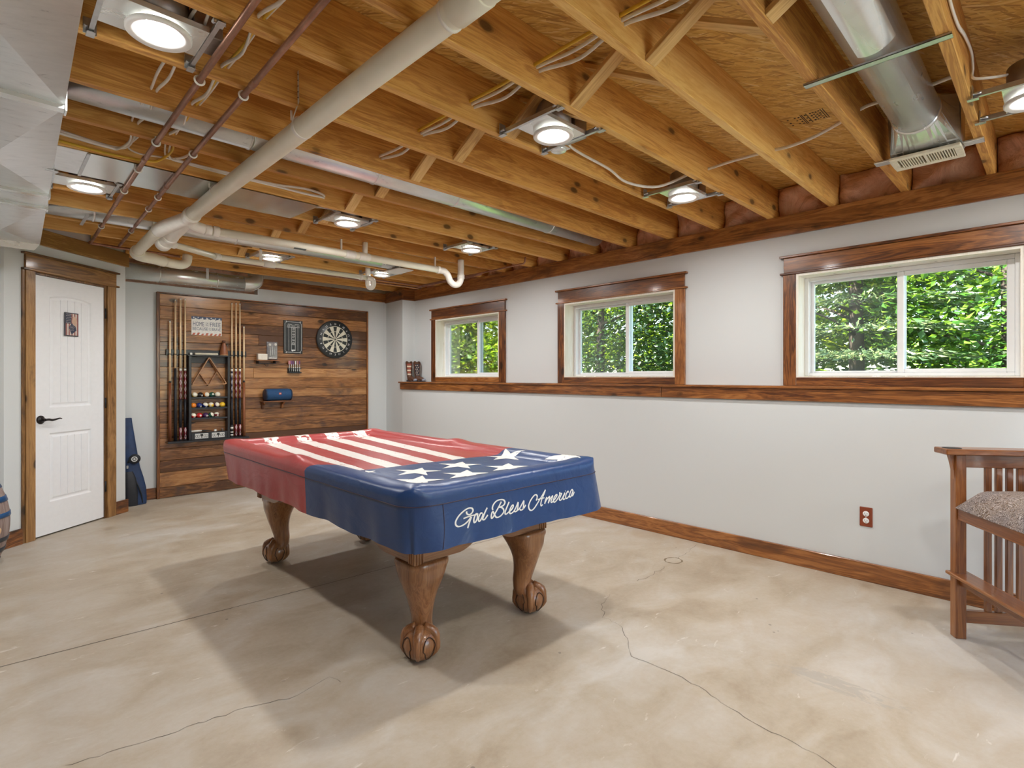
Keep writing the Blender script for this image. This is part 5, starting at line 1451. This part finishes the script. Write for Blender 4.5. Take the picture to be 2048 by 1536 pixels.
m.tube([(c[0] + .012 * math.sin(a), y - .001, c[1] + .012 * math.cos(a)) for a in [k * PI / 10 for k in range(21)]], .002, 6, cap=False)
for i in range(20):
    a = (i - .5) * PI / 10; m.tube([(c[0] + .012 * math.sin(a), y - .001, c[1] + .012 * math.cos(a)), (c[0] + .163 * math.sin(a), y - .001, c[1] + .163 * math.cos(a))], .0011, 5)
m.mi = 2
for i, s in enumerate(nums):
    a = i * PI / 10; m.text(str(s), .03, Mx(c[0] + .193 * math.sin(a), c[1] + .193 * math.cos(a), y - .0006) @ Matrix.Rotation(-a if abs(((a + PI / 2) % (2 * PI)) - PI / 2) <= PI / 2 else PI - a, 4, 'Z'), .0008, fit=((.013 if s != 1 and s != 11 else .0065) * len(str(s)), .024))
m.build('playing_face', [chalkb_m, plain('sisal_white', (.66, .63, .52), .7), whitel], t, fix=False)

# small shelf with card box and packaged darts
t = thing('small_shelf', 'narrow wood shelf with a wire loop under it beside the scoreboard', 'shelf', (2.34, FY, 1.44))
MB().box(2.200, 2.481, FY - .085, FY, 1.436, 1.447, .001).build('board', trim_m[0], t)
m = MB()
for x in (2.225, 2.414): m.box(x - .004, x + .004, FY - .080, FY - .001, 1.404, 1.436)
m.box(2.225, 2.414, FY - .006, FY - .001, 1.404, 1.411); m.box(2.225, 2.414, FY - .082, FY - .076, 1.404, 1.410)
m.tube(catmull([(2.30, FY - .04, 1.404), (2.31, FY - .045, 1.385), (2.325, FY - .045, 1.375), (2.338, FY - .045, 1.388), (2.34, FY - .04, 1.404)], 5), .0025, 6)
m.build('bracket', bronze_m, t)
o = MB().box(2.218, 2.322, FY - .075, FY - .025, 1.4475, 1.516, .0015).build('card_box', plain('card_white', (.72, .68, .60), .6), loc=(2.27, FY - .05, 1.4475)); tag(o, 'small off-white box on the left of the narrow shelf', 'box')
t = thing('dart_package', 'clear blister pack of darts leaning on the narrow shelf', 'package', (2.395, FY - .03, 1.4475))
clear_m = None
def mk_clear():
    t_ = NT('clear_plastic'); a = t_.t.nodes.new('ShaderNodeBsdfTransparent'); g = t_.t.nodes.new('ShaderNodeBsdfGlossy'); g.inputs['Roughness'].default_value = .12
    mx = t_.t.nodes.new('ShaderNodeMixShader'); mx.inputs[0].default_value = .22; t_.L(a.outputs[0], mx.inputs[1]); t_.L(g.outputs[0], mx.inputs[2]); t_.L(mx.outputs[0], t_.out.inputs[0]); return t_.m
clear_m = mk_clear()
MB().box(2.335, 2.455, FY - .014, FY - .006, 1.449, 1.660, .002).build('backing_card', plain('card_grey', (.22, .21, .23), .45, noise=.25, nscale=40), t)
MB().box(2.342, 2.450, FY - .045, FY - .0145, 1.452, 1.655, .008).build('blister', clear_m, t)
m = MB()
for k, x in enumerate((2.372, 2.395, 2.418)): m.lathe([(.002, 0), (.005, .02), (.006, .06), (.003, .075), (.003, .11)], 10, c=(x, FY - .028, 1.49 + .004 * k))
m.build('packed_darts', steel_m, t)
m = MB()
for x, z in ((2.365, 1.625), (2.428, 1.63)): m.sphere((x, FY - .028, z), .016, 14, 10, (1, .5, 1))
m.box(2.355, 2.440, FY - .030, FY - .0146, 1.462, 1.476, .002)
m.build('pack_filling', ivory_m, t)

# dart holder and six darts
t = thing('dart_holder', 'small black block holding six darts on the panelling', 'dart holder', (2.652, FY, 1.296))
m = MB(); m.box(2.575, 2.732, FY - .048, FY, 1.296, 1.309, .002); m.box(2.578, 2.729, FY - .010, FY, 1.309, 1.362, .002); m.box(2.578, 2.729, FY - .046, FY - .010, 1.345, 1.352, .001); m.build('block', black_m, t)
red_fl, dk_fl = plain('flight_pink', (.62, .30, .32), .4), plain('flight_purple', (.20, .10, .22), .4)
for k in range(6):
    x = 2.592 + .0245 * k
    r = thing('dart', ['leftmost dart in the holder, with broad pale flights', 'second dart in the holder, with broad purple flights', 'third dart from the left in the wall holder', 'fourth dart from the left in the wall holder', 'fifth dart from the left in the wall holder', 'rightmost dart in the wall holder'][k], 'dart', (x, FY - .028, 1.3095), 0, 'darts in the holder'); kw = dict(world=False)
    MB().lathe([(.0005, .0), (.0022, .012), (.0055, .016), (.0062, .045), (.0045, .058), (.003, .060)], 12).build('barrel', whitel if k > 1 else steel_m, r, **kw)
    MB().cyl((0, 0, .059), (0, 0, .095), .0028, n=8).build('shaft', ivory_m, r, **kw)
    m = MB(); wd = .016 if k < 2 else .0075
    for a in (0, PI / 2): m.prism([(-wd * math.cos(a + .5), -wd * math.sin(a + .5), .092), (wd * math.cos(a + .5), wd * math.sin(a + .5), .092), (wd * math.cos(a + .5), wd * math.sin(a + .5), .130), (-wd * math.cos(a + .5), -wd * math.sin(a + .5), .136)], (.0006, .0006, 0))
    m.build('flight', [whitel, red_fl, dk_fl][(k + (1 if k < 2 else 0)) % 3], r, **kw)

# speaker on its shelf
t = thing('speaker_shelf', 'small dark wood bracket shelf under the blue speaker', 'shelf', (2.435, FY, .965))
MB().box(2.262, 2.608, FY - .115, FY, .960, .974, .002).build('board', trim_m[0], t)
for x in (2.292, 2.512):
    m = MB(); m.prism([(x - .011, FY, .960), (x - .011, FY - .085, .960), (x - .011, FY - .070, .942), (x - .011, FY - .030, .925), (x - .011, FY - .022, .885), (x - .011, FY, .878)], (.022, 0, 0)); m.build('bracket', trim_m[2], t)
t = thing('bluetooth_speaker', 'blue cylindrical fabric speaker on the bracket shelf', 'speaker', (2.44, FY - .065, .9745))
spk = plain('speaker_fabric', (.008, .060, .17), .75, noise=.25, nscale=180)
M = Matrix.Translation((2.294, FY - .065, 1.044)) @ Matrix.Rotation(R(90), 4, 'Y')
MB().lathe([(.050, 0), (.064, .008), (.069, .025), (.070, .15), (.069, .265), (.064, .282), (.050, .290)], 40, M=M).build('body', spk, t)
for z0 in (-.004, .282):
    MB().lathe([(.040, z0), (.062, z0 + .001), (.068, z0 + .006), (.066, z0 + .013), (.05, z0 + .012)], 40, M=M, cap=True).build('end_ring', plain('rubber_navy', (.012, .022, .05), .5), t)
m = MB(); m.box(2.428, 2.456, FY - .1375, FY - .133, 1.046, 1.068, .001); m.build('badge', plain('badge_red', (.62, .10, .06), .4), t)
m = MB(); m.text('JBL', .014, Mx(2.442, 1.057, FY - .138), .0003, fit=(.022, .013)); m.build('badge_letters', ivory_m, t, fix=False)
MB().box(2.34, 2.55, FY - .085, FY - .045, .9745, .982, .002).build('foot', black2_m, t)

# ------------------------------------------------------------------ cue bag in the corner
t = thing('cue_bag', 'tall navy cue bag leaning in the corner beside the door wall', 'bag', (1.04, 6.38, 0))
bag_m = plain('bag_navy', (.010, .034, .105), .55, noise=.15, nscale=12); bagk = plain('bag_black', (.012, .014, .020), .55)
def bagsec(z, cx, cy, hx, hy):
    return [(cx + hx * math.copysign(abs(math.cos(a)) ** .6, math.cos(a)), cy + hy * math.copysign(abs(math.sin(a)) ** .6, math.sin(a)), z) for a in [k * 2 * PI / 28 for k in range(28)]]
secs_ = [(.004, 1.050, 6.345, .088, .050), (.05, 1.050, 6.350, .092, .055), (.16, 1.045, 6.365, .094, .055), (.26, 1.036, 6.378, .084, .052), (.36, 1.026, 6.390, .068, .048), (.50, 1.014, 6.405, .060, .045), (.66, 1.003, 6.425, .052, .040), (.80, .996, 6.440, .042, .032), (.845, .994, 6.444, .040, .030)]
m = MB(); rows = [bagsec(*s_) for s_ in secs_]; m.grid(rows, closed=True); m._add(rows[0], [list(range(28))]); m._add(rows[-1], [list(range(28))]); m.build('body', bag_m, t)
m = MB(); m.grid([bagsec(z, cx - .035, cy - .030, hx * .55, hy * .9) for (z, cx, cy, hx, hy) in [(.004, 1.05, 6.345, .088, .045), (.12, 1.048, 6.35, .092, .050), (.26, 1.04, 6.365, .086, .048), (.33, 1.03, 6.38, .060, .03)]], closed=True); m.build('side_pocket', bagk, t)
m = MB(); M = Matrix.Translation((1.048, 6.345, .450)) @ Matrix.Rotation(R(90), 4, 'X') @ Matrix.Rotation(R(-20), 4, 'Y')
m.lathe([(.044, 0), (.046, .006), (.046, .030), (.042, .036), (.0005, .036)], 32, M=M); m.build('round_case', bagk, t)
m = MB(); m.lathe([(.026, .0365), (.026, .038), (.017, .038), (.017, .0365)], 32, M=M, cap=False); m.lathe([(.0005, .0366), (.010, .038), (.010, .0366)], 24, M=M, cap=False); m.build('emblem', whitel, t)
m = MB(); m.tube(catmull([(.985, 6.37, .40), (1.00, 6.345, .43), (1.05, 6.34, .455), (1.075, 6.36, .45)], 5), .010, 8); m.tube(catmull([(1.10, 6.30, .02), (1.09, 6.295, .10), (1.06, 6.30, .20), (1.03, 6.33, .28)], 5), .006, 8); m.build('strap', bagk, t)
MB().box(.975, .992, 6.33, 6.345, .36, .39, .003).build('buckle', steel_m, t)

# ------------------------------------------------------------------ barrel at the left edge
t = thing('small_barrel', 'small weathered wooden barrel with blue hoops cut by the left edge', 'barrel', (-.075, 4.97, 0))
bcx, bcy = -.075, 4.97
barrel_m = wood('barrel_stave', (.13, .085, .075), (.26, .19, .17), (.36, .29, .27), axis=2, rough=.6, knots=.03)
def br(z): 
    u = (z - .29) / .29
    return .196 - .075 * u * u
m = MB(); m.lathe([(br(z), z) for z in [.002 + .578 * k / 16 for k in range(17)]] + [(br(.58) - .012, .58), (br(.58) - .012, .565), (.0005, .565)], 44, c=(bcx, bcy, 0)); m.build('staves', barrel_m, t)
hoop_m = plain('hoop_blue', (.012, .085, .24), .35, .2)
for (a, b) in ((.515, .572), (.425, .460), (.325, .355), (.165, .195), (.09, .125), (.012, .05)):
    MB().lathe([(br(a) + .0006, a), (br(a) + .0045, a + .001), (br(b) + .0045, b - .001), (br(b) + .0006, b)], 44, c=(bcx, bcy, 0), cap=False).build('hoop', hoop_m if a > .3 else plain('hoop_dark', (.05, .06, .075), .4, .5), t)
m = MB(); d = V((.60, -.80, 0)).normalized(); p = V((bcx, bcy, .250)) + d * (br(.25) - .004)
m.lathe([(.0005, .030), (.020, .028), (.030, .018), (.034, .0), (.030, -.01)], 20, M=Matrix.Translation(p) @ d.to_track_quat('Z', 'Y').to_matrix().to_4x4()); m.build('bung', plain('bung_tan', (.62, .42, .24), .6, noise=.15), t)

# ------------------------------------------------------------------ small boots on the ledge
bootb = plain('boot_brown', (.10, .042, .022), .45, noise=.12); bootn = plain('boot_navy', (.030, .035, .055), .45); bootw = plain('boot_cream', (.72, .58, .44), .5); bootr = plain('boot_red', (.34, .085, .055), .5); boots_ = plain('boot_steel', (.30, .34, .42), .35)
def boot(label, loc, rz, flip):
    r = thing('cowboy_boot', label, 'boot', loc, rz, 'pair of ornamental boots'); kw = dict(world=False); q = 1
    m = MB(); rows = []; n = 28
    secs = [(.012, .012, .036, .028), (.03, .008, .040, .030), (.055, -.006, .038, .030), (.09, -.016, .034, .030), (.14, -.018, .037, .034), (.19, -.019, .043, .038), (.235, -.020, .050, .042)]
    P = catmull([(s_[0], s_[1], 0) for s_ in secs], 3); Q = catmull([(s_[2], s_[3], 0) for s_ in secs], 3)
    for p, w_ in zip(P, Q):
        row = []
        for k in range(n):
            a = 2 * PI * k / n
            z = p.x + (.052 * (abs(math.sin(a)) ** 1.3 - .45) * max(0, (p.x - .15) / .085) if p.x > .15 else 0)
            row.append((p.y + w_.x * math.cos(a), w_.y * math.sin(a), z))
        rows.append(row)
    m.grid(rows, closed=True); inner = [[(p[0] * .93 - .0014, p[1] * .93, p[2]) for p in rw] for rw in rows[::-1]]
    m.grid([rows[-1], inner[0]], closed=True); m.grid(inner, closed=True); m.build('shaft', bootb, r, **kw)
    # flag patches: stars one side, stripes the other
    for sgn, nm in ((1, 'star_panel'), (-1, 'stripe_panel')):
        m = MB(); sg = sgn * flip
        for j in range(6 if nm == 'stripe_panel' else 1):
            za, zb = (.085 + .025 * j, .105 + .025 * j) if nm == 'stripe_panel' else (.075, .225)
            m.mi = (j % 2) if nm == 'stripe_panel' else 2
            rr = []
            for z in (za, zb) if nm == 'stripe_panel' else [.075 + .015 * k for k in range(11)]:
                i = min(range(len(P)), key=lambda i: abs(P[i].x - z)); c_, w_ = P[i].y, Q[i]
                rr.append([(c_ + (w_.x + .002) * math.cos(a), (w_.y + .002) * math.sin(a) , z) for a in [sg * (.16 + 1.35 * k / 6) for k in range(7)]])
            m.grid(rr)
        if nm == 'star_panel':
            m.mi = 0
            for j in range(6):
                for i_ in range(2):
                    z = .088 + .024 * j; i = min(range(len(P)), key=lambda i: abs(P[i].x - z)); a = sg * (.55 + .5 * i_ + .2 * (j % 2)); c_, w_ = P[i].y, Q[i]
                    m.sphere((c_ + (w_.x + .002) * math.cos(a), (w_.y + .002) * math.sin(a), z), .0055, 8, 6)
        m.build(nm, [bootw, bootr, bootn], r, fix=False, **kw)
    m = MB(); m.tube(catmull([(-.015, 0, .045), (.02, 0, .042), (.055, 0, .034), (.085, 0, .026), (.100, 0, .020)], 5), [.034 - .0009 * k for k in range(21)], 18, sx=1.05); m.build('vamp', bootb, r, **kw)
    m = MB(); m.sphere((.088, 0, .022), .022, 18, 12, (1.35, 1.1, .9)); m.build('toe_cap', boots_, r, **kw)
    m = MB(); m.box(-.02, .112, -.026, .026, .000, .007, .003); m.box(-.045, -.008, -.024, .024, .0, .022, .004); m.build('sole', bootn, r, **kw)
    return r
boot('left ornamental cowboy boot with flag stripes, on the ledge near the corner', (3.915, 5.875, 1.1905), R(-78), 1)
boot('right ornamental cowboy boot with white stars, on the ledge by the smallest window', (3.985, 5.800, 1.1905), R(-72), -1)

# ------------------------------------------------------------------ outlet, door plate
t = thing('wall_outlet', 'white duplex outlet in a rust red plate on the right wall', 'outlet', (XL, .835, .392))
MB().box(XL - .006, XL, .801, .869, .333, .452, .004).build('cover_plate', plain('plate_rust', (.25, .050, .018), .4), t)
for z in (.412, .370):
    m = MB(); M = Matrix.Translation((XL - .006, .835, z)) @ Matrix.Rotation(R(-90), 4, 'Y')
    m.lathe([(.0165, 0), (.0165, .002), (.015, .003), (.0005, .003)], 24, M=M); m.mi = 1
    for dy in (-.006, .006): m.box(XL - .0095, XL - .0088, .835 + dy - .0012, .835 + dy + .0012, z - .001, z + .007)
    m.cyl((XL - .0095, .835, z - .008), (XL - .0088, .835, z - .008), .0025, n=10); m.build('receptacle', [white_m, black2_m], t)
m = MB(); m.cyl((XL - .0085, .835, .391), (XL - .006, .835, .391), .0028, n=12); m.build('screw', ivory_m, t)

t = thing('door_plaque', 'small flag print plaque hung on the white door', 'plaque', (DO[0], DO[1], 0), A40)
kw = dict(world=False); px0, px1, pz0, pz1 = .259, .385, 1.586, 1.779; py = .0005
MB().box(px0, px1, py - .004, py + .003, pz0, pz1, .002).build('plate', plain('plaque_dark', (.06, .055, .07), .4), t, **kw)
m = MB(); y = py - .0045
def rct(x0, x1, z0, z1, mi, yy=y): m.mi = mi; m.quad((x0, yy, z0), (x1, yy, z0), (x1, yy, z1), (x0, yy, z1))
for k in range(9): rct(px0 + .008 + .0125 * k, px0 + .008 + .0125 * (k + 1), pz0 + .008, pz1 - .008, k % 2)
rct(px0 + .006, px0 + .058, 1.688, pz1 - .006, 2, y - .0004)
for j in range(6):
    for k in range(5): 
        x, z = px0 + .012 + .0098 * k + .004 * (j % 2), 1.698 + .0135 * j
        m.mi = 1; m._add([(x - .003, y - .0007, z), (x, y - .0007, z - .003), (x + .003, y - .0007, z), (x, y - .0007, z + .003)], [(0, 1, 2, 3)])
m.mi = 2; m._add([(px0 + .034, y - .0005, 1.655), (px0 + .060, y - .0005, 1.692), (px0 + .098, y - .0005, 1.665), (px0 + .104, y - .0005, 1.635), (px0 + .060, y - .0005, 1.600)], [(0, 1, 2, 3, 4)])
for j in range(4):
    for k in range(4):
        x, z = px0 + .050 + .012 * k - .004 * j, 1.668 - .013 * j + .002 * k; m.mi = 1; m._add([(x - .003, y - .0008, z), (x, y - .0008, z - .003), (x + .003, y - .0008, z), (x, y - .0008, z + .003)], [(0, 1, 2, 3)])
m.mi = 3; m._add([(px0 + .062, y - .0009, 1.700), (px0 + .070, y - .0009, 1.745), (px0 + .085, y - .0009, 1.752), (px0 + .106, y - .0009, 1.735), (px0 + .110, y - .0009, 1.700), (px0 + .098, y - .0009, 1.668), (px0 + .082, y - .0009, 1.680)], [tuple(range(7))])
m.build('flag_print', [plain('print_red', (.32, .12, .11), .5), plain('print_cream', (.66, .60, .54), .5), plain('print_navy', (.035, .045, .085), .5), plain('print_tan', (.62, .42, .31), .5)], t, fix=False, **kw)

# ------------------------------------------------------------------ tall spectator chair at the right edge
ch_rot = R(35.4)          # +x runs from the near arm to the far arm along the front edge... local: x along front (away), y to the back
t = thing('spectator_chair', 'tall cherry wood slatted chair with a tapestry cushion at the right edge', 'chair', (3.31, .35, 0), ch_rot)
kw = dict(world=False)
CW, CD = .68, .52         # front width (towards camera is -x), depth (towards the wall is -y in local frame)
# local frame: x axis = far direction of the front edge, y axis = x rotated +90, so the back lies at -y
ps = .046
def post(x, y, h, nm='post', flare=False):
    m = MB(); m.box(x, x + ps, y - ps, y, 0, h, .003)
    m.build(nm, cherry_m[2], t, **kw)
post(0, 0, .878); post(-CW, 0, .878)
for x in (0, -CW):
    m = MB(); m.box(x, x + ps, -CD - ps, -CD, 0, .90, .003); m.prism([(x, -CD, .90), (x, -CD - ps, .90), (x, -CD - ps - .07, 1.18), (x, -CD - .03 - .07, 1.18)], (ps, 0, 0)); m.build('back_post', cherry_m[2], t, **kw)
for x in (0, -CW):        # arms with cup holder hole
    m = MB(); yf = .055
    m.box(x - .030, x + ps + .030, -CD + .0, yf, .880, .908, .004); m.build('arm', cherry_m[1], t, **kw)
    m = MB(); m.lathe([(.0385, .9084), (.0385, .9092), (.0005, .9090)], 28, c=(x + ps / 2, .005, 0), cap=False); m.build('cup_hole', black2_m, t, **kw)
    m = MB()              # curved bracket under the arm, in front of the post
    m.prism([(x + .010, .0, .880), (x + .010, .022, .880), (x + .010, .012, .845), (x + .010, .003, .80), (x + .010, .0, .76)], (ps - .02, 0, 0)); m.build('arm_corbel', cherry_m[2], t, **kw)
    m = MB(); m.box(x + .010, x + .036, -CD, -ps, .818, .880, .002); m.build('upper_rail', cherry_m[1], t, **kw)
    m = MB(); m.box(x + .010, x + .036, -CD, -ps, .075, .132, .002); m.build('lower_rail', cherry_m[1], t, **kw)
    k = 0; y = -ps - .088
    while y - .024 > -CD + .03:
        MB().box(x + .014, x + .032, y - .026, y, .132, .818, .002).build('slat', cherry_m[2], t, **kw); y -= .0445
MB().box(-CW + ps, 0, -.030, -.006, .568, .624, .003).build('seat_rail', cherry_m[0], t, **kw)
MB().box(-CW + ps, 0, -CD, -CD + .022, .568, .624, .003).build('seat_rail', cherry_m[0], t, **kw)
MB().box(-CW - .004, ps + .004, -.075, .020, .296, .312, .004).build('footrest', cherry_m[0], t, **kw)
MB().box(-CW + ps, 0, -.040, -.016, .255, .296, .002).build('footrest_rail', cherry_m[0], t, **kw)
for z0, z1 in ((1.10, 1.175), (.72, .77)): MB().box(-CW + ps, 0, -CD - .045 - (z0 - .9 if z0 > .9 else 0) * .25, -CD - .02 - (z0 - .9 if z0 > .9 else 0) * .25, z0, z1, .003).build('back_rail', cherry_m[0], t, **kw)
for k in range(9):
    x = -CW + ps + .03 + k * .066
    m = MB(); m.prism([(x, -CD - .025, .77), (x, -CD - .040, .77), (x, -CD - .110, 1.11), (x, -CD - .095, 1.11)], (.028, 0, 0)); m.build('back_slat', cherry_m[2], t, **kw)
def mk_tapestry():
    t_ = NT('tapestry'); c = t_.coord()
    n = t_.noise(c, 7, 3, .5, 2.5)
    lines = t_.math('PINGPONG', t_.math('ADD', t_.math('MULTIPLY', n, 30.0), t_.math('MULTIPLY', t_.noise(c, 60, 2), 2.0)), .5)
    hue = t_.noise(c, 5, 2)
    base = t_.ramp(hue, [(.42, (.075, .060, .070)), (.56, (.13, .075, .035))])
    col = t_.mix(t_.ramp(lines, [(.22, (0, 0, 0)), (.38, (.95, .95, .95))]), base, (.56, .50, .48))
    col = t_.mix(t_.ramp(t_.noise(c, 150, 2, .7), [(.45, (0, 0, 0)), (.62, (.6, .6, .6))]), col, (.05, .04, .045))
    t_.bsdf(col, .55, 0, lines, .3, .004); return t_.m
m = MB(); rows = []
nx, ny = 20, 16; x0, x1, y0, y1 = -CW + ps + .002, -.002, -CD + .02, .004
def cush(u, v):
    e = min(1, min(u, 1 - u) * 9) ** .5; g = min(1, min(v, 1 - v) * 7) ** .5
    return .628 + .092 * e * g + .024 * math.sin(PI * u) * math.sin(PI * v)
for i in range(31):
    u = i / 30; rows.append([(x0 + (x1 - x0) * u, y0 + (y1 - y0) * j / 24, cush(u, j / 24)) for j in range(25)])
m.grid(rows); m.grid([[(p[0], p[1], .6245) for p in (r_[0], r_[-1])] for r_ in rows])
m.grid([rows[0], [(p[0], p[1], .6245) for p in rows[0]]]); m.grid([rows[-1], [(p[0], p[1], .6245) for p in rows[-1]]])
m.grid([[r_[0] for r_ in rows], [(r_[0][0], r_[0][1], .6245) for r_ in rows]]); m.grid([[r_[-1] for r_ in rows], [(r_[-1][0], r_[-1][1], .6245) for r_ in rows]])
m.build('cushion', mk_tapestry(), t, **kw)

# ------------------------------------------------------------------ outside
gm = plain('lawn', (.06, .13, .02), .9, noise=.3, nscale=3)
o = MB().box(4.31, 60, -40, 50, .5, .85).build('lawn_ground', gm); o['kind'] = 'structure'
def leafmat(name, c1, c2, c3):
    t_ = NT(name); g = t_.t.nodes.new('ShaderNodeNewGeometry').outputs['Random Per Island']
    col = t_.ramp(g, [(.0, c1), (.5, c2), (1., c3)])
    d = t_.t.nodes.new('ShaderNodeBsdfDiffuse'); tr_ = t_.t.nodes.new('ShaderNodeBsdfTranslucent'); gl = t_.t.nodes.new('ShaderNodeBsdfGlossy'); gl.inputs['Roughness'].default_value = .35; gl.inputs[0].default_value = (.9, 1, .9, 1)
    t_.L(col, d.inputs[0]); t_.L(t_.mix(.4, col, (.22, .30, .015)), tr_.inputs[0])
    a = t_.t.nodes.new('ShaderNodeMixShader'); a.inputs[0].default_value = .45; t_.L(d.outputs[0], a.inputs[1]); t_.L(tr_.outputs[0], a.inputs[2])
    b = t_.t.nodes.new('ShaderNodeMixShader'); b.inputs[0].default_value = .06; t_.L(a.outputs[0], b.inputs[1]); t_.L(gl.outputs[0], b.inputs[2]); t_.L(b.outputs[0], t_.out.inputs[0]); return t_.m
LM = {'bright': leafmat('leaf_bright', (.07, .17, .010), (.20, .34, .016), (.42, .48, .03)), 'mid': leafmat('leaf_mid', (.018, .07, .010), (.045, .14, .016), (.16, .26, .025)), 'dark': leafmat('leaf_dark', (.008, .034, .014), (.018, .062, .022), (.07, .13, .025)), 'spruce': leafmat('leaf_spruce', (.03, .065, .035), (.085, .14, .065), (.26, .29, .13))}
bark_m = plain('bark', (.07, .05, .038), .9, noise=.3, nscale=8)
def tree(label, x, y, h, cr, n, col, kind='round', ls=.085, z0=.84, low=.0, seed=1, group='trees outside the windows'):
    rg = random.Random(seed)
    t = thing('garden_tree', label, 'tree', (x, y, z0), 0, group); kw = dict(world=False)
    b = MB(); b.tube([(0, 0, 0), (.05, .03, h * .3), (-.04, .05, h * .6), (0, 0, h * .95)], [.11 * h / 6, .09 * h / 6, .06 * h / 6, .015], 10)
    for k in range(14):
        a = rg.uniform(0, 2 * PI); z = h * rg.uniform(.12, .85); L = cr * rg.uniform(.5, .95)
        b.tube([(0, 0, z), (math.cos(a) * L * .5, math.sin(a) * L * .5, z + L * .22), (math.cos(a) * L, math.sin(a) * L, z + L * .35)], [.03, .018, .006], 6)
    b.build('trunk', bark_m, t, **kw)
    vs, fs = [], []
    cl = []
    for k in range(int(n / 26)):
        if kind == 'round':
            while True:
                p = V((rg.uniform(-1, 1), rg.uniform(-1, 1), rg.uniform(-1, 1)))
                if .2 < (abs(p.x) ** 3 + abs(p.y) ** 3 + abs(p.z) ** 4) < 1: break
            cl.append(V((p.x * cr, p.y * cr, low + (h - low) * (.5 + .5 * p.z))))
        else:
            u = rg.random() ** 1.5; z = low + (h - low) * u; tier = math.floor(u * 16) / 16
            rr = cr * (1 - u) * rg.uniform(.45, 1); a = rg.uniform(0, 2 * PI)
            cl.append(V((math.cos(a) * rr, math.sin(a) * rr, low + (h - low) * tier + .10 - rr * .12)))
    for c in cl:
        for j in range(26):
            q = V((rg.gauss(0, 1), rg.gauss(0, 1), rg.gauss(0, .6 if kind == 'round' else .14))) * (.24 if kind == 'round' else .20)
            p = c + q; s = ls * rg.uniform(.6, 1.3)
            d = V((rg.gauss(0, 1), rg.gauss(0, 1), rg.gauss(0, .45) - .25)).normalized()
            if kind != 'round': d = V((c.x + rg.gauss(0, .35), c.y + rg.gauss(0, .35), -.25)).normalized()
            w_ = d.cross(V((rg.gauss(0, .5), rg.gauss(0, .5), 1))).normalized()
            wd = s * (.36 if kind == 'round' else .12)
            i = len(vs); nb = d.cross(w_) * s * .10
            vs += [p - d * s * .5, p + w_ * wd + nb, p + d * s * .6, p - w_ * wd + nb]
            fs.append((i, i + 1, i + 2, i + 3))
    m = MB(); m._add(vs, fs); m.build('foliage', LM[col], t, fix=False, **kw)
    return t
tree('bright yellow-green tree seen through the smallest window', 9.2, 9.6, 5.2, 2.0, 20000, 'bright', seed=3, ls=.11)
tree('darker green tree behind the bright one outside the smallest window', 8.0, 11.6, 5.6, 1.7, 14000, 'mid', seed=4, ls=.11)
tree('dark spreading tree outside the left pane of the middle window', 9.0, 6.6, 5.4, 1.35, 13000, 'dark', seed=5, ls=.085)
tree('full dark green tree outside the right pane of the middle window', 10.2, 5.1, 5.4, 1.5, 18000, 'dark', seed=6, ls=.10)
tree('pale spruce outside the left pane of the largest window', 9.4, 2.15, 6.0, 1.9, 26000, 'spruce', 'cone', seed=7, ls=.13)
tree('leafy maple outside the right pane of the largest window', 9.6, .45, 5.4, 1.5, 18000, 'mid', seed=8, ls=.095)
for i, (x, y, h, r_, c_, s_) in enumerate(((17, 1.5, 7.5, 2.6, 'mid', 21), (16, 5.5, 8, 2.8, 'bright', 22), (16.5, 10, 8, 2.8, 'bright', 23), (14.5, 14.5, 8, 2.8, 'bright', 24), (13, 19, 8, 2.8, 'mid', 25))):
    tree(['sunlit tree far behind the spruce and maple', 'sunlit tree far behind the dark trees of the middle window', 'sunlit tree far back between the middle and smallest windows', 'sunlit tree far behind the bright tree of the smallest window', 'green tree farthest left beyond the smallest window'][i], x, y, h, r_, 15000, c_, seed=s_, ls=.22)

# ------------------------------------------------------------------ sky, sun, camera
WORLD_S, SUN_S = .75, 30.0
wd = bpy.data.worlds.new('World'); scene.world = wd; wd.use_nodes = True
nt = wd.node_tree; nt.nodes.clear()
bg = nt.nodes.new('ShaderNodeBackground'); wo = nt.nodes.new('ShaderNodeOutputWorld'); sk = nt.nodes.new('ShaderNodeTexSky')
sk.sky_type = 'NISHITA'; sk.sun_disc = False; sk.sun_elevation = R(48); sk.sun_rotation = R(250); sk.air_density = 1.0; sk.dust_density = 1.0
bg.inputs[1].default_value = WORLD_S
nt.links.new(sk.outputs[0], bg.inputs[0]); nt.links.new(bg.outputs[0], wo.inputs[0])
su = bpy.data.lights.new('sun', 'SUN'); su.energy = SUN_S; su.angle = R(.6); su.color = (1, .95, .84)
so = bpy.data.objects.new('sun', su); COL.objects.link(so)
so.rotation_euler = V((.55, -.50, -.78)).to_track_quat('-Z', 'Y').to_euler()

cam = bpy.data.cameras.new('Camera'); co = bpy.data.objects.new('Camera', cam); COL.objects.link(co)
cam.sensor_width = 36; cam.lens = 1075 / 2048 * 36; cam.shift_y = -14 / 2048; cam.clip_start = .05; cam.clip_end = 200
co.location = (0, 0, 1.25)
YAW = math.atan(1053 / 1075)
co.rotation_euler = (R(90), 0, -YAW)
scene.camera = co
vs_ = scene.view_settings
vs_.view_transform = 'Standard'; vs_.look = 'None'; vs_.gamma = 1; vs_.use_curve_mapping = False; vs_.exposure = 0.76
try:
    scene.cycles.max_bounces = 12; scene.cycles.diffuse_bounces = 6; scene.cycles.transparent_max_bounces = 16
    scene.cycles.sample_clamp_indirect = 6
except Exception:
    pass
